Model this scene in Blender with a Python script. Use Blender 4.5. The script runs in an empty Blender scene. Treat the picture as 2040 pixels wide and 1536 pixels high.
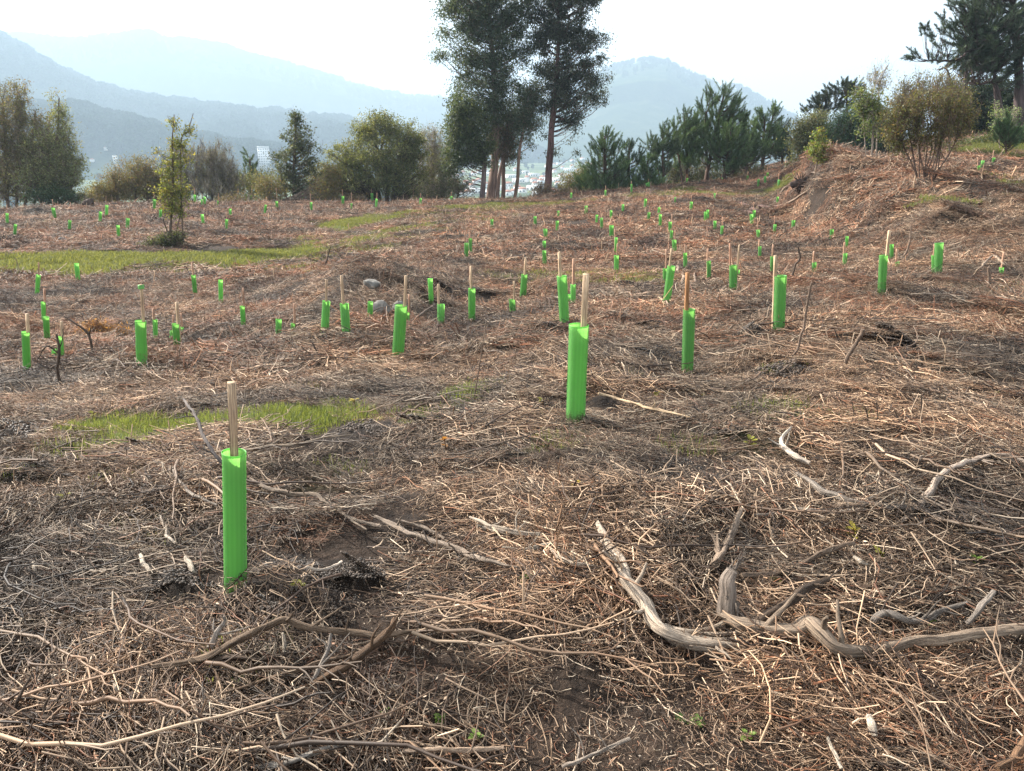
import bpy, math, random
import numpy as np
from mathutils import Vector, Matrix

# ------------------------------------------------------------------ camera, sky, sun, exposure
SC = bpy.context.scene
HAZE_D = 0.00045
COL = SC.collection
R = math.radians
F = 1540.0                      # focal length in photograph pixels
PITCH = R(17.58)
CAM_Z = 1.6
cam_d = bpy.data.cameras.new('camera')
cam_d.sensor_width = 36.0
cam_d.lens = 36.0 * F / 2040.0
cam_d.clip_start = 0.05
cam_d.clip_end = 30000.0
cam = bpy.data.objects.new('camera', cam_d)
cam.location = (0, 0, CAM_Z)
cam.rotation_euler = (R(90) - PITCH, 0, 0)
COL.objects.link(cam)
SC.camera = cam

SUN_AZ, SUN_EL = R(-60), R(35)
world = bpy.data.worlds.new('World')
SC.world = world
world.use_nodes = True
wn, wl = world.node_tree.nodes, world.node_tree.links
bg = wn['Background']
sky = wn.new('ShaderNodeTexSky')
sky.sky_type = 'NISHITA'
sky.sun_disc = False
sky.sun_elevation = SUN_EL
sky.sun_rotation = SUN_AZ
sky.air_density = 1.0
sky.dust_density = 6.0
sky.ozone_density = 1.0
# a thin veil of high cloud over the blue
tcw = wn.new('ShaderNodeTexCoord')
nzw = wn.new('ShaderNodeTexNoise')
nzw.inputs['Scale'].default_value = 2.2
nzw.inputs['Detail'].default_value = 6
crw = wn.new('ShaderNodeMapRange')
crw.inputs['From Min'].default_value = 0.3
crw.inputs['From Max'].default_value = 0.7
crw.inputs['To Min'].default_value = 0.62
crw.inputs['To Max'].default_value = 0.88
mxw = wn.new('ShaderNodeMixRGB')
mxw.inputs['Color2'].default_value = (15.0, 14.9, 14.8, 1)
wl.new(tcw.outputs['Generated'], nzw.inputs['Vector'])
wl.new(nzw.outputs['Fac'], crw.inputs['Value'])
sxw = wn.new('ShaderNodeSeparateXYZ')          # the veil is thickest low down, the zenith stays bluer
zrw = wn.new('ShaderNodeMapRange')
zrw.inputs['From Min'].default_value = .12
zrw.inputs['From Max'].default_value = .75
zrw.inputs['To Min'].default_value = 1.0
zrw.inputs['To Max'].default_value = .30
mlw = wn.new('ShaderNodeMath'); mlw.operation = 'MULTIPLY'
wl.new(tcw.outputs['Generated'], sxw.inputs[0])
wl.new(sxw.outputs['Z'], zrw.inputs['Value'])
wl.new(zrw.outputs['Result'], mlw.inputs[0])
wl.new(crw.outputs['Result'], mlw.inputs[1])
wl.new(mlw.outputs[0], mxw.inputs['Fac'])
wl.new(sky.outputs['Color'], mxw.inputs['Color1'])
wl.new(mxw.outputs['Color'], bg.inputs['Color'])
bg.inputs['Strength'].default_value = 0.074

sun_d = bpy.data.lights.new('sun', 'SUN')
sun_d.energy = 5.0
sun_d.angle = R(0.53)
sun_d.color = (1.0, 0.955, 0.88)
sun = bpy.data.objects.new('sun', sun_d)
SUN_V = Vector((math.sin(SUN_AZ) * math.cos(SUN_EL), math.cos(SUN_AZ) * math.cos(SUN_EL), math.sin(SUN_EL)))
sun.rotation_euler = SUN_V.to_track_quat('Z', 'Y').to_euler()
sun.location = (-20, 20, 40)
COL.objects.link(sun)

SC.view_settings.view_transform = 'Standard'
SC.view_settings.look = 'None'
SC.view_settings.exposure = 1.84
SC.view_settings.gamma = 1.0
SC.render.engine = 'CYCLES'
SC.cycles.volume_bounces = 0
SC.cycles.max_bounces = 6
SC.cycles.diffuse_bounces = 3
SC.cycles.transmission_bounces = 4
SC.cycles.glossy_bounces = 2
SC.cycles.transparent_max_bounces = 8
SC.cycles.use_denoising = True
SC.cycles.sample_clamp_indirect = 4.0

# ------------------------------------------------------------------ helpers
def rng(s): return np.random.default_rng(s)

def hash2(ix, iy, seed):
    h = (ix.astype(np.int64) * 374761393 + iy.astype(np.int64) * 668265263 + seed * 974634777) & 0xFFFFFFFF
    h = ((h ^ (h >> 13)) * 1274126177) & 0xFFFFFFFF
    h = h ^ (h >> 16)
    return (h & 0xFFFF) / 65535.0

def vnoise(x, y, seed=0):
    x = np.asarray(x, float); y = np.asarray(y, float)
    ix, iy = np.floor(x), np.floor(y)
    fx, fy = x - ix, y - iy
    fx = fx * fx * (3 - 2 * fx); fy = fy * fy * (3 - 2 * fy)
    a = hash2(ix, iy, seed); b = hash2(ix + 1, iy, seed)
    c = hash2(ix, iy + 1, seed); d = hash2(ix + 1, iy + 1, seed)
    return (a * (1 - fx) + b * fx) * (1 - fy) + (c * (1 - fx) + d * fx) * fy

def fbm(x, y, seed=0, octv=4, gain=0.5):
    s, a, t = 0.0, 1.0, 0.0
    for o in range(octv):
        s = s + a * (vnoise(x * 2 ** o + 17.3 * o, y * 2 ** o - 9.1 * o, seed + o) - 0.5)
        t += a
        a *= gain
    return s / t * 2          # about -1..1

def smooth(t):
    t = np.clip(t, 0, 1)
    return t * t * (3 - 2 * t)

CP, SP = math.cos(PITCH), math.sin(PITCH)
def ray(px, py):
    """direction of the view ray through a photograph pixel, scaled so that its y (distance ahead) is 1"""
    a = (np.asarray(px, float) - 1020) / F
    b = (768 - np.asarray(py, float)) / F
    y = CP + b * SP
    z = -SP + b * CP
    return a / y, z / y          # x per metre ahead, z per metre ahead

def world_at(px, py, Y):
    u, w = ray(px, py)
    return np.array((u * Y, Y, CAM_Z + w * Y))

# ------------------------------------------------------------------ shape of the land
CTRL = [  # photograph pixel and distance ahead of a point on the ground
    (1020, 1536, 1.66), (0, 1536, 1.66), (2040, 1536, 1.66), (466, 1170, 2.54), (1700, 1170, 2.54), (1146, 835, 4.36),
    (0, 1000, 3.35), (1020, 950, 3.55), (2040, 1000, 3.25), (0, 860, 4.7), (500, 850, 4.6), (1600, 860, 4.1),
    (1370, 740, 6.4), (1550, 658, 7.6), (792, 715, 7.7), (282, 731, 8.3), (53, 740, 8.6), (1123, 650, 8.3),
    (1756, 587, 10.4), (1868, 543, 12.6), (1462, 582, 11.5), (1328, 607, 10.3), (940, 638, 11.2), (572, 670, 10.0), (440, 602, 15.5),
    (155, 560, 20), (75, 586, 17), (1085, 530, 19), (1227, 540, 17.5), (1340, 480, 24), (840, 520, 20), (600, 520, 24), (0, 520, 24),
    (236, 473, 29), (1498, 452, 27), (1655, 479, 21), (900, 440, 34), (555, 415, 42), (120, 402, 44), (980, 401, 46),
    (400, 405, 44), (-300, 402, 44), (1250, 380, 46), (1420, 378, 42), (1550, 372, 40), (1470, 358, 52), (1575, 335, 50),
    (1640, 323, 31), (1600, 330, 40), (1700, 324, 30), (1840, 376, 22), (1960, 341, 26), (2040, 322, 32), (1780, 340, 27),
    (2040, 432, 16.4), (1940, 425, 18.2), (1700, 345, 27.5), (1620, 400, 30), (1700, 440, 24.5), (1790, 500, 16.6), (2040, 520, 13.4), (1900, 500, 15.2),
    (1750, 400, 23.5), (1900, 445, 17.0), (2000, 550, 12.3), (2040, 740, 6.2), (1700, 620, 9.3), (1900, 640, 8.8),
    (1950, 292, 36), (2040, 262, 43), (1880, 305, 36), (1750, 316, 40), (2300, 250, 40), (2300, 500, 14), (2300, 380, 19), (2500, 900, 4.2), (-400, 900, 4.2), (-400, 600, 14),
    (-400, 480, 28), (740, 570, 12.6), (680, 545, 15.5), (860, 560, 13.8), (1100, 560, 15.0),
]
pts, zz = [], []
for px, py, Y in CTRL:
    p = world_at(px, py, Y)
    pts.append((p[0], p[1])); zz.append(p[2])
for x, y, z in ((0, 0, 0.02), (0, -2, .1), (3, -2, .15), (-3, -2, .05), (0, -8, .6), (8, -5, .8), (-8, -5, .3), (0, -30, 3), (30, 0, 2.0), (-30, 0, -0.6), (30, -30, 4), (-30, -30, 2), (8, 3, .2), (-8, 3, -.3), (60, 20, 4), (-60, 20, -2), (0, -60, 6)):
    pts.append((x, y)); zz.append(z)
pts = np.array(pts); zz = np.array(zz)
def warp(x, y):
    r = np.hypot(x, y) + 1e-6
    s = np.log1p(r / 1.5)
    return np.stack((x / r * s * 1.5, y / r * s), -1)
W = warp(pts[:, 0], pts[:, 1])
def phi(d): return np.where(d > 1e-9, d * d * np.log(d + 1e-9), 0.0)
n = len(W)
Dm = phi(np.linalg.norm(W[:, None] - W[None], axis=-1)) + np.eye(n) * 0.0015
Pm = np.concatenate((np.ones((n, 1)), W), 1)
A = np.block([[Dm, Pm], [Pm.T, np.zeros((3, 3))]])
SOL = np.linalg.solve(A, np.concatenate((zz, np.zeros(3))))
def tps(x, y):
    x = np.asarray(x, float).ravel(); y = np.asarray(y, float).ravel()
    out = np.empty(len(x))
    for i in range(0, len(x), 40000):
        q = warp(x[i:i + 40000], y[i:i + 40000])
        d = np.linalg.norm(q[:, None] - W[None], axis=-1)
        out[i:i + 40000] = phi(d) @ SOL[:n] + SOL[n] + q @ SOL[n + 1:]
    return out

VALLEY = -46.0
HUMMOCK = []        # (x, y, radius, height)
def ground_z(x, y, lumps=True):
    x = np.atleast_1d(np.asarray(x, float)); y = np.atleast_1d(np.asarray(y, float))
    shp = x.shape
    x = x.ravel(); y = y.ravel()
    r = np.hypot(x, y)
    az = np.degrees(np.arctan2(x, y))
    crest = 46.5 + 20 * smooth((az - 13) / 6.0)
    crest = np.where(np.abs(az) > 100, 62, crest)
    k = np.minimum(1.0, 60.0 / np.maximum(r, 1e-6))
    z = tps(x * k, y * k)
    d = np.maximum(r - crest, 0)
    fall = 0.11 * d + 0.0009 * d * d
    w = smooth((r - crest - 90) / 260.0)
    z = (z - np.minimum(fall, 60)) * (1 - w) + VALLEY * w
    near = np.clip(1 - (r - 60) / 60, 0, 1)
    z = z + near * (0.055 * fbm(x / 2.3, y / 2.3, 3) * smooth(r / 6) + 0.072 * fbm(x / .75, y / .75, 9, 4) * np.minimum(1, .38 + r / 12) + .03 * fbm(x / .22, y / .22, 19, 3) * np.clip(1 - (r - 6) / 14, 0, 1))
    bank = np.exp(-(((x - 12) / 5.0) ** 2 + ((y - 22) / 8.0) ** 2))
    z = z + near * bank * 0.34 * fbm(x / 1.5, y / 1.5, 21, 4)
    z = z + (1 - near) * smooth((r - 120) / 300) * 1.2 * fbm(x / 90, y / 90, 31)
    if lumps:
        for hx, hy, hr, hh in HUMMOCK:
            m = (np.abs(x - hx) < hr * 3) & (np.abs(y - hy) < hr * 3)
            if m.any():
                q = ((x[m] - hx) ** 2 + (y[m] - hy) ** 2) / (hr * hr)
                z[m] += hh * np.exp(-q) * (1 + .5 * fbm(x[m] / (hr * .35), y[m] / (hr * .35), 5, 3))
    return z.reshape(shp)

HILLS = {
 'far_mountain_range': dict(D=4100, front=1500, back=1200, ridge=[(-900, 130), (-400, 95), (0, 75), (90, 82), (150, 86), (230, 78), (270, 71), (300, 73), (340, 86), (400, 94), (440, 98), (500, 116), (560, 131), (650, 156), (700, 173), (760, 189), (830, 201), (900, 206), (1000, 226), (1100, 250), (1250, 272), (1400, 280)], amp=9),
 'right_mountain': dict(D=3000, front=1250, back=1200, ridge=[(860, 282), (1000, 250), (1100, 203), (1180, 160), (1210, 141), (1240, 130), (1295, 121), (1330, 127), (1370, 148), (1420, 168), (1450, 178), (1480, 181), (1520, 204), (1560, 225), (1600, 246), (1700, 260), (1900, 268), (2300, 262), (2700, 280)], amp=7),
 'wooded_left_hill': dict(D=2200, front=800, back=500, ridge=[(-1000, -30), (-300, 20), (0, 92), (60, 120), (120, 156), (190, 186), (250, 206), (320, 216), (400, 229), (470, 233), (520, 240), (600, 246), (700, 262), (760, 277), (900, 300)], amp=3.5),
 'wooded_mid_hill': dict(D=1750, front=380, back=240, ridge=[(330, 330), (380, 282), (415, 262), (470, 256), (510, 270), (530, 285), (600, 276), (650, 266), (700, 268), (760, 280), (830, 298), (900, 310), (950, 335)], amp=2),
 'dark_forest_hill': dict(D=1300, front=330, back=220, ridge=[(-900, 120), (-100, 205), (140, 232), (200, 246), (260, 258), (320, 272), (360, 288), (420, 300), (500, 308), (600, 318), (700, 345)], amp=2),
 'small_round_hill': dict(D=1900, front=160, back=160, ridge=[(960, 345), (1000, 318), (1030, 296), (1055, 292), (1080, 304), (1105, 328), (1130, 350)], amp=1.5),
}
for h in HILLS.values():
    us, zs = [], []
    for px, py in h['ridge']:
        u, w = ray(px, py)
        us.append(float(u)); zs.append(CAM_Z + float(w) * h['D'])
    o = np.argsort(us)
    h['u'] = np.array(us)[o]; h['z'] = np.array(zs)[o]
def hill_z(h, x, y):
    x = np.asarray(x, float); y = np.asarray(y, float)
    yy = np.maximum(y, 1.0)
    u = x / yy
    zr = np.interp(u, h['u'], h['z'], left=VALLEY - 8, right=VALLEY - 8)
    t = np.where(y < h['D'], 1 - (h['D'] - y) / h['front'], 1 - (y - h['D']) / h['back'])
    s = np.clip(t, 0, 1)
    s = np.where(s < .5, 1.7 * s ** 1.75, 1 - .99 * (1 - s) ** 1.45) if True else s
    base = VALLEY - 4
    z = base + (zr - base) * np.clip(s, 0, 1)
    g = fbm(x / (h['front'] * .22), y / (h['front'] * .3), 77, 4)
    z = z + h['amp'] * g * 2.2 * np.clip(1 - np.abs(s - .55) * 1.6, 0, 1) + h['amp'] * .5 * fbm(u * 90, y * 0 + 3, 5, 3) * smooth(s * 2 - 1)
    z = np.where((t <= 0) | (y < 50) | (zr < base + 1), VALLEY - 10, z)
    return z
def land_z(x, y):
    z = ground_z(x, y)
    if np.max(y) > 300:
        for h in HILLS.values():
            z = np.maximum(z, hill_z(h, x, y))
    return z

def hit(px, py, lift=0.0, far=False, lumps=True):
    """the point of the land the view ray through this pixel meets, lift metres above the ground"""
    u, w = ray(px, py)
    Y = np.exp(np.linspace(math.log(0.8), math.log(4200 if far else 75), 900 if far else 520))
    g = land_z(u * Y, Y) if far else ground_z(u * Y, Y, lumps)
    d = CAM_Z + w * Y - (g + lift)
    k = np.nonzero(d < 0)[0]
    if len(k) == 0:
        Yh = Y[-1] if far else 50.0
    elif k[0] == 0:
        Yh = Y[0]
    else:
        i = k[0]
        t = d[i - 1] / (d[i - 1] - d[i])
        Yh = Y[i - 1] + t * (Y[i] - Y[i - 1])
    z = (land_z if far else ground_z)(np.array([u * Yh]), np.array([Yh]))[0]
    return np.array((u * Yh, Yh, z + lift))

# dark diggings, and heaps whose soil tone also stands in for shadow: (px, py, width px, height m, soil 0..1)
HEAPS = [(560, 1180, 420, .05, 1), (720, 1172, 140, .07, 1), (350, 1170, 190, .03, 1), (620, 1205, 240, .03, 1), (1205, 802, 100, .04, 1), (1085, 815, 90, .03, 1), (740, 866, 220, .05, 1), (850, 850, 140, .04, .9), (660, 905, 120, .03, .7),
         (60, 945, 90, .06, 1), (130, 900, 90, .04, .9), (270, 905, 100, .05, 1), (20, 870, 80, .05, .8), (405, 812, 50, .04, .8), (1095, 670, 90, .09, .85), (1290, 664, 110, .09, .8), (1325, 718, 100, .07, .8),
         (1500, 672, 110, .10, .9), (1560, 745, 110, .06, .8), (1770, 685, 110, .09, .8), (1790, 600, 110, .13, .5), (1775, 768, 80, .06, .9), (1570, 790, 60, .04, .9), (1930, 598, 60, .06, .5),
         (250, 672, 90, .09, .6), (190, 655, 60, .06, .2), (740, 590, 210, .26, .1), (860, 575, 120, .15, .5), (960, 590, 110, .1, .6), (1090, 585, 130, .08, .8), (70, 425, 60, .35, 1), (165, 412, 30, .35, .6),
         (440, 470, 70, .15, .6), (560, 555, 60, .08, .4), (30, 548, 80, .06, .7), (80, 1435, 200, .02, .5), (1480, 1240, 300, .02, .5), (1150, 1350, 200, .02, .5), (1000, 1330, 120, .02, .5), (700, 1440, 140, .02, .5),
         (960, 1010, 220, .03, .35), (1700, 1010, 240, .03, .3), (1330, 920, 300, .02, .4), (1450, 860, 120, .04, .8), (1900, 1200, 150, .02, .2), (1595, 372, 40, .25, .9), (1660, 370, 60, .2, .5), (1870, 420, 110, .22, .15), (1690, 345, 40, .2, .6),
         (1540, 425, 80, .12, .8), (1460, 415, 30, .1, .8), (1870, 455, 80, .12, .5), (1810, 410, 70, .2, .3), (1900, 436, 150, .22, .1), (2010, 424, 140, .25, .1), (1790, 415, 120, .22, .1), (1700, 372, 120, .22, .1), (1750, 450, 100, .18, .1), (1640, 350, 60, .2, .2), (1250, 575, 80, .06, .8), (600, 880, 60, .04, .8), (820, 1050, 200, .02, .3), (1650, 590, 170, .08, .1)]
SOIL_SHADES = []
for px, py, wpx, hh, soil in HEAPS:
    p = hit(px, py, lumps=False)
    rad = wpx / F * p[1] * .5
    HUMMOCK.append((p[0], p[1], max(rad * .62, .05), hh))
    SOIL_SHADES.append((p[0], p[1], rad, soil))
def soil_shade_w(x, y):
    w = np.zeros(len(x))
    for sx, sy, sr, k in SOIL_SHADES:
        m = (np.abs(x - sx) < sr * 2) & (np.abs(y - sy) < sr * 2)
        if m.any():
            q = np.sqrt((x[m] - sx) ** 2 + ((y[m] - sy) / .9) ** 2) / sr + .55 * fbm(x[m] / (sr * .4), y[m] / (sr * .4), 8, 3)
            w[m] = np.maximum(w[m], k * smooth((1.15 - q) / .5))
    return w

def poly_world(pp):
    return np.array([hit(px, py, lumps=False)[:2] for px, py in pp])
GRASS = [  # pixel outline on the photograph, strength
    ([(-60, 514), (0, 514), (150, 508), (330, 510), (480, 505), (600, 490), (660, 488), (600, 520), (570, 530), (400, 538), (200, 544), (60, 543), (-60, 543)], 1.0),
    ([(600, 488), (760, 465), (900, 424), (980, 410), (1050, 404), (1100, 402), (1010, 425), (910, 452), (810, 490), (720, 522), (640, 540), (540, 535)], .62),
    ([(650, 440), (720, 434), (780, 432), (860, 418), (930, 408), (880, 424), (800, 436), (740, 448), (690, 460), (655, 455)], .95),
    ([(860, 420), (960, 408), (1060, 403), (1180, 400), (1000, 418), (900, 434), (840, 440)], .8),
    ([(1050, 404), (1250, 392), (1350, 378), (1430, 376), (1440, 386), (1300, 394), (1150, 402)], .5),
    ([(1300, 384), (1400, 374), (1560, 362), (1580, 372), (1480, 385), (1400, 392), (1290, 392)], .7),
    ([(120, 862), (180, 838), (300, 842), (420, 836), (500, 822), (620, 812), (700, 808), (690, 830), (640, 850), (560, 856), (470, 868), (400, 866), (300, 886), (200, 874)], 1.0),
    ([(890, 785), (930, 768), (1010, 768), (1000, 795), (930, 802)], .8),
    ([(790, 835), (860, 812), (920, 812), (880, 835), (810, 845)], .6),
    ([(1010, 556), (1200, 548), (1345, 552), (1345, 566), (1200, 562), (1060, 566)], .55),
    ([(1300, 870), (1420, 850), (1560, 862), (1700, 850), (1760, 870), (1600, 900), (1400, 905)], .13),
    ([(1500, 818), (1590, 815), (1640, 835), (1560, 842)], .5),
    ([(1860, 395), (1960, 385), (2060, 372), (2060, 400), (1960, 412), (1890, 418)], .5),
    ([(1980, 352), (2060, 345), (2060, 365), (2000, 366)], .6),
    ([(1830, 565), (1960, 556), (2060, 560), (2060, 580), (1900, 585)], .35),
    ([(560, 470), (700, 478), (620, 500), (560, 500)], .5),
    ([(500, 930), (700, 940), (720, 970), (560, 990)], .12), ([(0, 880), (280, 900), (300, 960), (0, 990)], .12), ([(1000, 850), (1200, 860), (1250, 900), (1000, 900)], .12),
    ([(1895, 306), (1960, 285), (2060, 258), (2200, 240), (2200, 290), (2060, 300), (1960, 312)], 1.0),
]
GPOLY = [(poly_world(p), s) for p, s in GRASS]
def in_poly(x, y, P):
    c = np.zeros(len(x), bool)
    j = len(P) - 1
    for i in range(len(P)):
        xi, yi, xj, yj = P[i, 0], P[i, 1], P[j, 0], P[j, 1]
        if yi != yj:
            c ^= ((yi > y) != (yj > y)) & (x < (xj - xi) * (y - yi) / (yj - yi) + xi)
        j = i
    return c
def grass_w(x, y):
    r = np.hypot(x, y)
    w = np.zeros(len(x))
    js = np.minimum(.035 * r, 1.0)
    for k in range(3):
        jx = x + js * fbm(x / (js * 1.6 + .05), y / (js * 1.6 + .05), 40 + k, 3)
        jy = y + js * 1.2 * fbm(x / (js * 1.6 + .05), y / (js * 1.6 + .05), 50 + k, 3)
        for P, s in GPOLY:
            lo, hi = P.min(0) - 1.5, P.max(0) + 1.5
            m = (jx > lo[0]) & (jx < hi[0]) & (jy > lo[1]) & (jy < hi[1])
            if m.any():
                w[m] = np.maximum(w[m], in_poly(jx[m], jy[m], P) * s * (1 if k == 0 else .75))
    return w

# ------------------------------------------------------------------ mesh from arrays
def make_mesh(name, V, Q=None, T=None, mat=None, attrs=None, smooth_faces=True, mats=None, mat_idx=None):
    me = bpy.data.meshes.new(name)
    V = np.asarray(V, np.float32)
    Q = np.zeros((0, 4), np.int32) if Q is None else np.asarray(Q, np.int32).reshape(-1, 4)
    T = np.zeros((0, 3), np.int32) if T is None else np.asarray(T, np.int32).reshape(-1, 3)
    me.vertices.add(len(V)); me.vertices.foreach_set('co', V.ravel())
    nl = Q.size + T.size
    me.loops.add(nl)
    me.loops.foreach_set('vertex_index', np.concatenate((Q.ravel(), T.ravel())).astype(np.int32))
    me.polygons.add(len(Q) + len(T))
    st = np.concatenate((np.arange(len(Q)) * 4, Q.size + np.arange(len(T)) * 3)).astype(np.int32)
    me.polygons.foreach_set('loop_start', st)
    if smooth_faces:
        me.polygons.foreach_set('use_smooth', np.ones(len(st), bool))
    if mats:
        for m in mats: me.materials.append(m)
        if mat_idx is not None: me.polygons.foreach_set('material_index', np.asarray(mat_idx, np.int32))
    elif mat: me.materials.append(mat)
    for k, v in (attrs or {}).items():
        v = np.asarray(v, np.float32)
        if v.ndim == 1:
            a = me.attributes.new(k, 'FLOAT', 'POINT'); a.data.foreach_set('value', v)
        elif v.shape[1] == 3:
            a = me.attributes.new(k, 'FLOAT_VECTOR', 'POINT'); a.data.foreach_set('vector', v.ravel())
    me.update(calc_edges=True)
    me.validate()
    return me

class Geo:
    """collects arrays of vertices, quads, triangles and a colour per vertex"""
    def __init__(s): s.V, s.Q, s.T, s.C, s.U, s.n = [], [], [], [], [], 0
    def add(s, V, Q=None, T=None, col=(.2, .2, .2), uvw=None):
        V = np.asarray(V, float).reshape(-1, 3)
        if Q is not None and len(Q): s.Q.append(np.asarray(Q) + s.n)
        if T is not None and len(T): s.T.append(np.asarray(T) + s.n)
        c = np.asarray(col, float)
        if c.ndim == 1: c = np.broadcast_to(c, (len(V), 3))
        s.V.append(V); s.C.append(c)
        s.U.append(V if uvw is None else uvw)
        s.n += len(V)
        return s
    def mesh(s, name, mat, origin=(0, 0, 0), smooth_faces=True):
        V = np.concatenate(s.V) - np.asarray(origin)
        return make_mesh(name, V, np.concatenate(s.Q) if s.Q else None, np.concatenate(s.T) if s.T else None, mat,
                         {'col': np.concatenate(s.C), 'uvw': np.concatenate(s.U)}, smooth_faces)
    def build(s, name, mat, parent=None, origin=(0, 0, 0), smooth_faces=True):
        o = bpy.data.objects.new(name, s.mesh(name, mat, origin, smooth_faces))
        COL.objects.link(o)
        if parent is not None: o.parent = parent
        return o

def tag(o, label=None, cat=None, group=None, kind=None):
    if label: o['label'] = label
    if cat: o['category'] = cat
    if group: o['group'] = group
    if kind: o['kind'] = kind
    return o
def empty(name, loc, label=None, cat=None, group=None):
    o = bpy.data.objects.new(name, None)
    o.empty_display_size = .1
    o.location = loc
    COL.objects.link(o)
    return tag(o, label, cat, group)

def tubes(P, Rad, sides=3, cap=False):
    """P (n,k,3) centre lines, Rad (n,k) radii -> V, Q"""
    P = np.asarray(P, float); Rad = np.asarray(Rad, float)
    nn, k, _ = P.shape
    Tn = np.gradient(P, axis=1)
    Tn /= np.linalg.norm(Tn, axis=2, keepdims=True) + 1e-9
    ref = np.where(np.abs(Tn[:, :1, 2:3]) > .9, np.array([1., 0, 0]), np.array([0, 0, 1.]))
    N1 = np.cross(Tn, ref); N1 /= np.linalg.norm(N1, axis=2, keepdims=True) + 1e-9
    N2 = np.cross(Tn, N1)
    a = np.arange(sides) * 2 * math.pi / sides
    V = P[:, :, None] + Rad[:, :, None, None] * (np.cos(a)[None, None, :, None] * N1[:, :, None] + np.sin(a)[None, None, :, None] * N2[:, :, None])
    base = (np.arange(nn) * k * sides)[:, None, None] + (np.arange(k - 1) * sides)[None, :, None]
    i = np.arange(sides)[None, None, :]; j = (np.arange(sides) + 1)[None, None, :] % sides
    Q = np.stack((base + i, base + j, base + sides + j, base + sides + i), -1).reshape(-1, 4)
    return V.reshape(-1, 3), Q

def catmull(P, m=8):
    P = np.asarray(P, float)
    if len(P) < 3:
        t = np.linspace(0, 1, m * max(1, len(P) - 1) + 1)[:, None]
        return P[0] * (1 - t) + P[-1] * t
    E = np.vstack((2 * P[0] - P[1], P, 2 * P[-1] - P[-2]))
    out = []
    for i in range(1, len(E) - 2):
        p0, p1, p2, p3 = E[i - 1], E[i], E[i + 1], E[i + 2]
        for t in np.arange(m) / m:
            out.append(.5 * ((2 * p1) + (p2 - p0) * t + (2 * p0 - 5 * p1 + 4 * p2 - p3) * t * t + (3 * p1 - p0 - 3 * p2 + p3) * t ** 3))
    out.append(E[-2])
    return np.array(out)

def rock(seed, sx, sy, sz, sub=3):
    """an uneven boulder as V, T centred on the origin"""
    import bmesh
    bm = bmesh.new()
    bmesh.ops.create_icosphere(bm, subdivisions=sub, radius=1)
    V = np.array([v.co[:] for v in bm.verts]); T = np.array([[v.index for v in f.verts] for f in bm.faces])
    bm.free()
    nz = fbm(V[:, 0] * 1.3 + V[:, 2] * .9 + seed * 7, V[:, 1] * 1.3 - V[:, 2] * 1.1, seed, 4)
    V = V * (1 + .6 * nz)[:, None]
    for k in range(7):
        d = rng(seed * 31 + k).normal(size=3); d /= np.linalg.norm(d); c = .62 + .1 * (k % 3)
        q = np.maximum(V @ d - c, 0); V = V - q[:, None] * d * .85
    g = V
    return g * (sx, sy, sz), T
# ------------------------------------------------------------------ materials
def new_mat(name):
    m = bpy.data.materials.new(name); m.use_nodes = True
    nt = m.node_tree; nt.nodes.clear()
    out = nt.nodes.new('ShaderNodeOutputMaterial')
    return m, nt, out
def N(nt, typ, **kw):
    n = nt.nodes.new(typ)
    for k, v in kw.items():
        if k in n.inputs: n.inputs[k].default_value = v
        else: setattr(n, k, v)
    return n
def attr(nt, name): return N(nt, 'ShaderNodeAttribute', attribute_name=name)
def ramp(nt, stops):
    r = nt.nodes.new('ShaderNodeValToRGB')
    e = r.color_ramp.elements
    while len(e) < len(stops): e.new(.5)
    for i, (p, c) in enumerate(stops):
        e[i].position = p; e[i].color = (*c, 1)
    return r
def mathn(nt, op, a, b=None):
    n = N(nt, 'ShaderNodeMath', operation=op)
    for i, v in enumerate((a, b)):
        if v is None: continue
        if isinstance(v, (int, float)): n.inputs[i].default_value = v
        else: nt.links.new(v, n.inputs[i])
    return n.outputs[0]
def mixc(nt, fac, a, b, mode='MIX'):
    n = N(nt, 'ShaderNodeMixRGB', blend_type=mode)
    for i, v in enumerate((fac, a, b)):
        if isinstance(v, (int, float)): n.inputs[i].default_value = v
        elif isinstance(v, tuple): n.inputs[i].default_value = (*v, 1)
        else: nt.links.new(v, n.inputs[i])
    return n.outputs[0]

def leaf_mat(name, trans=.4, rough=.55, spec=.3, gain=1.0):
    m, nt, out = new_mat(name)
    c = attr(nt, 'col').outputs['Color']
    if gain != 1: c = mixc(nt, 1.0, c, (gain, gain, gain), 'MULTIPLY')
    p = N(nt, 'ShaderNodeBsdfPrincipled', Roughness=rough); p.inputs['Specular IOR Level'].default_value = spec
    t = N(nt, 'ShaderNodeBsdfTranslucent')
    tc = mixc(nt, 1.0, c, (1.5, 1.35, .6), 'MULTIPLY')
    mx = N(nt, 'ShaderNodeMixShader'); mx.inputs[0].default_value = trans
    nt.links.new(c, p.inputs['Base Color']); nt.links.new(tc, t.inputs['Color'])
    nt.links.new(p.outputs[0], mx.inputs[1]); nt.links.new(t.outputs[0], mx.inputs[2])
    nt.links.new(mx.outputs[0], out.inputs[0])
    return m
M_LEAF = leaf_mat('leaf')
M_NEEDLE = leaf_mat('needle', .22, .5, .35)
M_FARLEAF = leaf_mat('distant_leaf', .08, 1.0, 0.0)
M_GRASS = leaf_mat('grass', .5, .6, .2)

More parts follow.
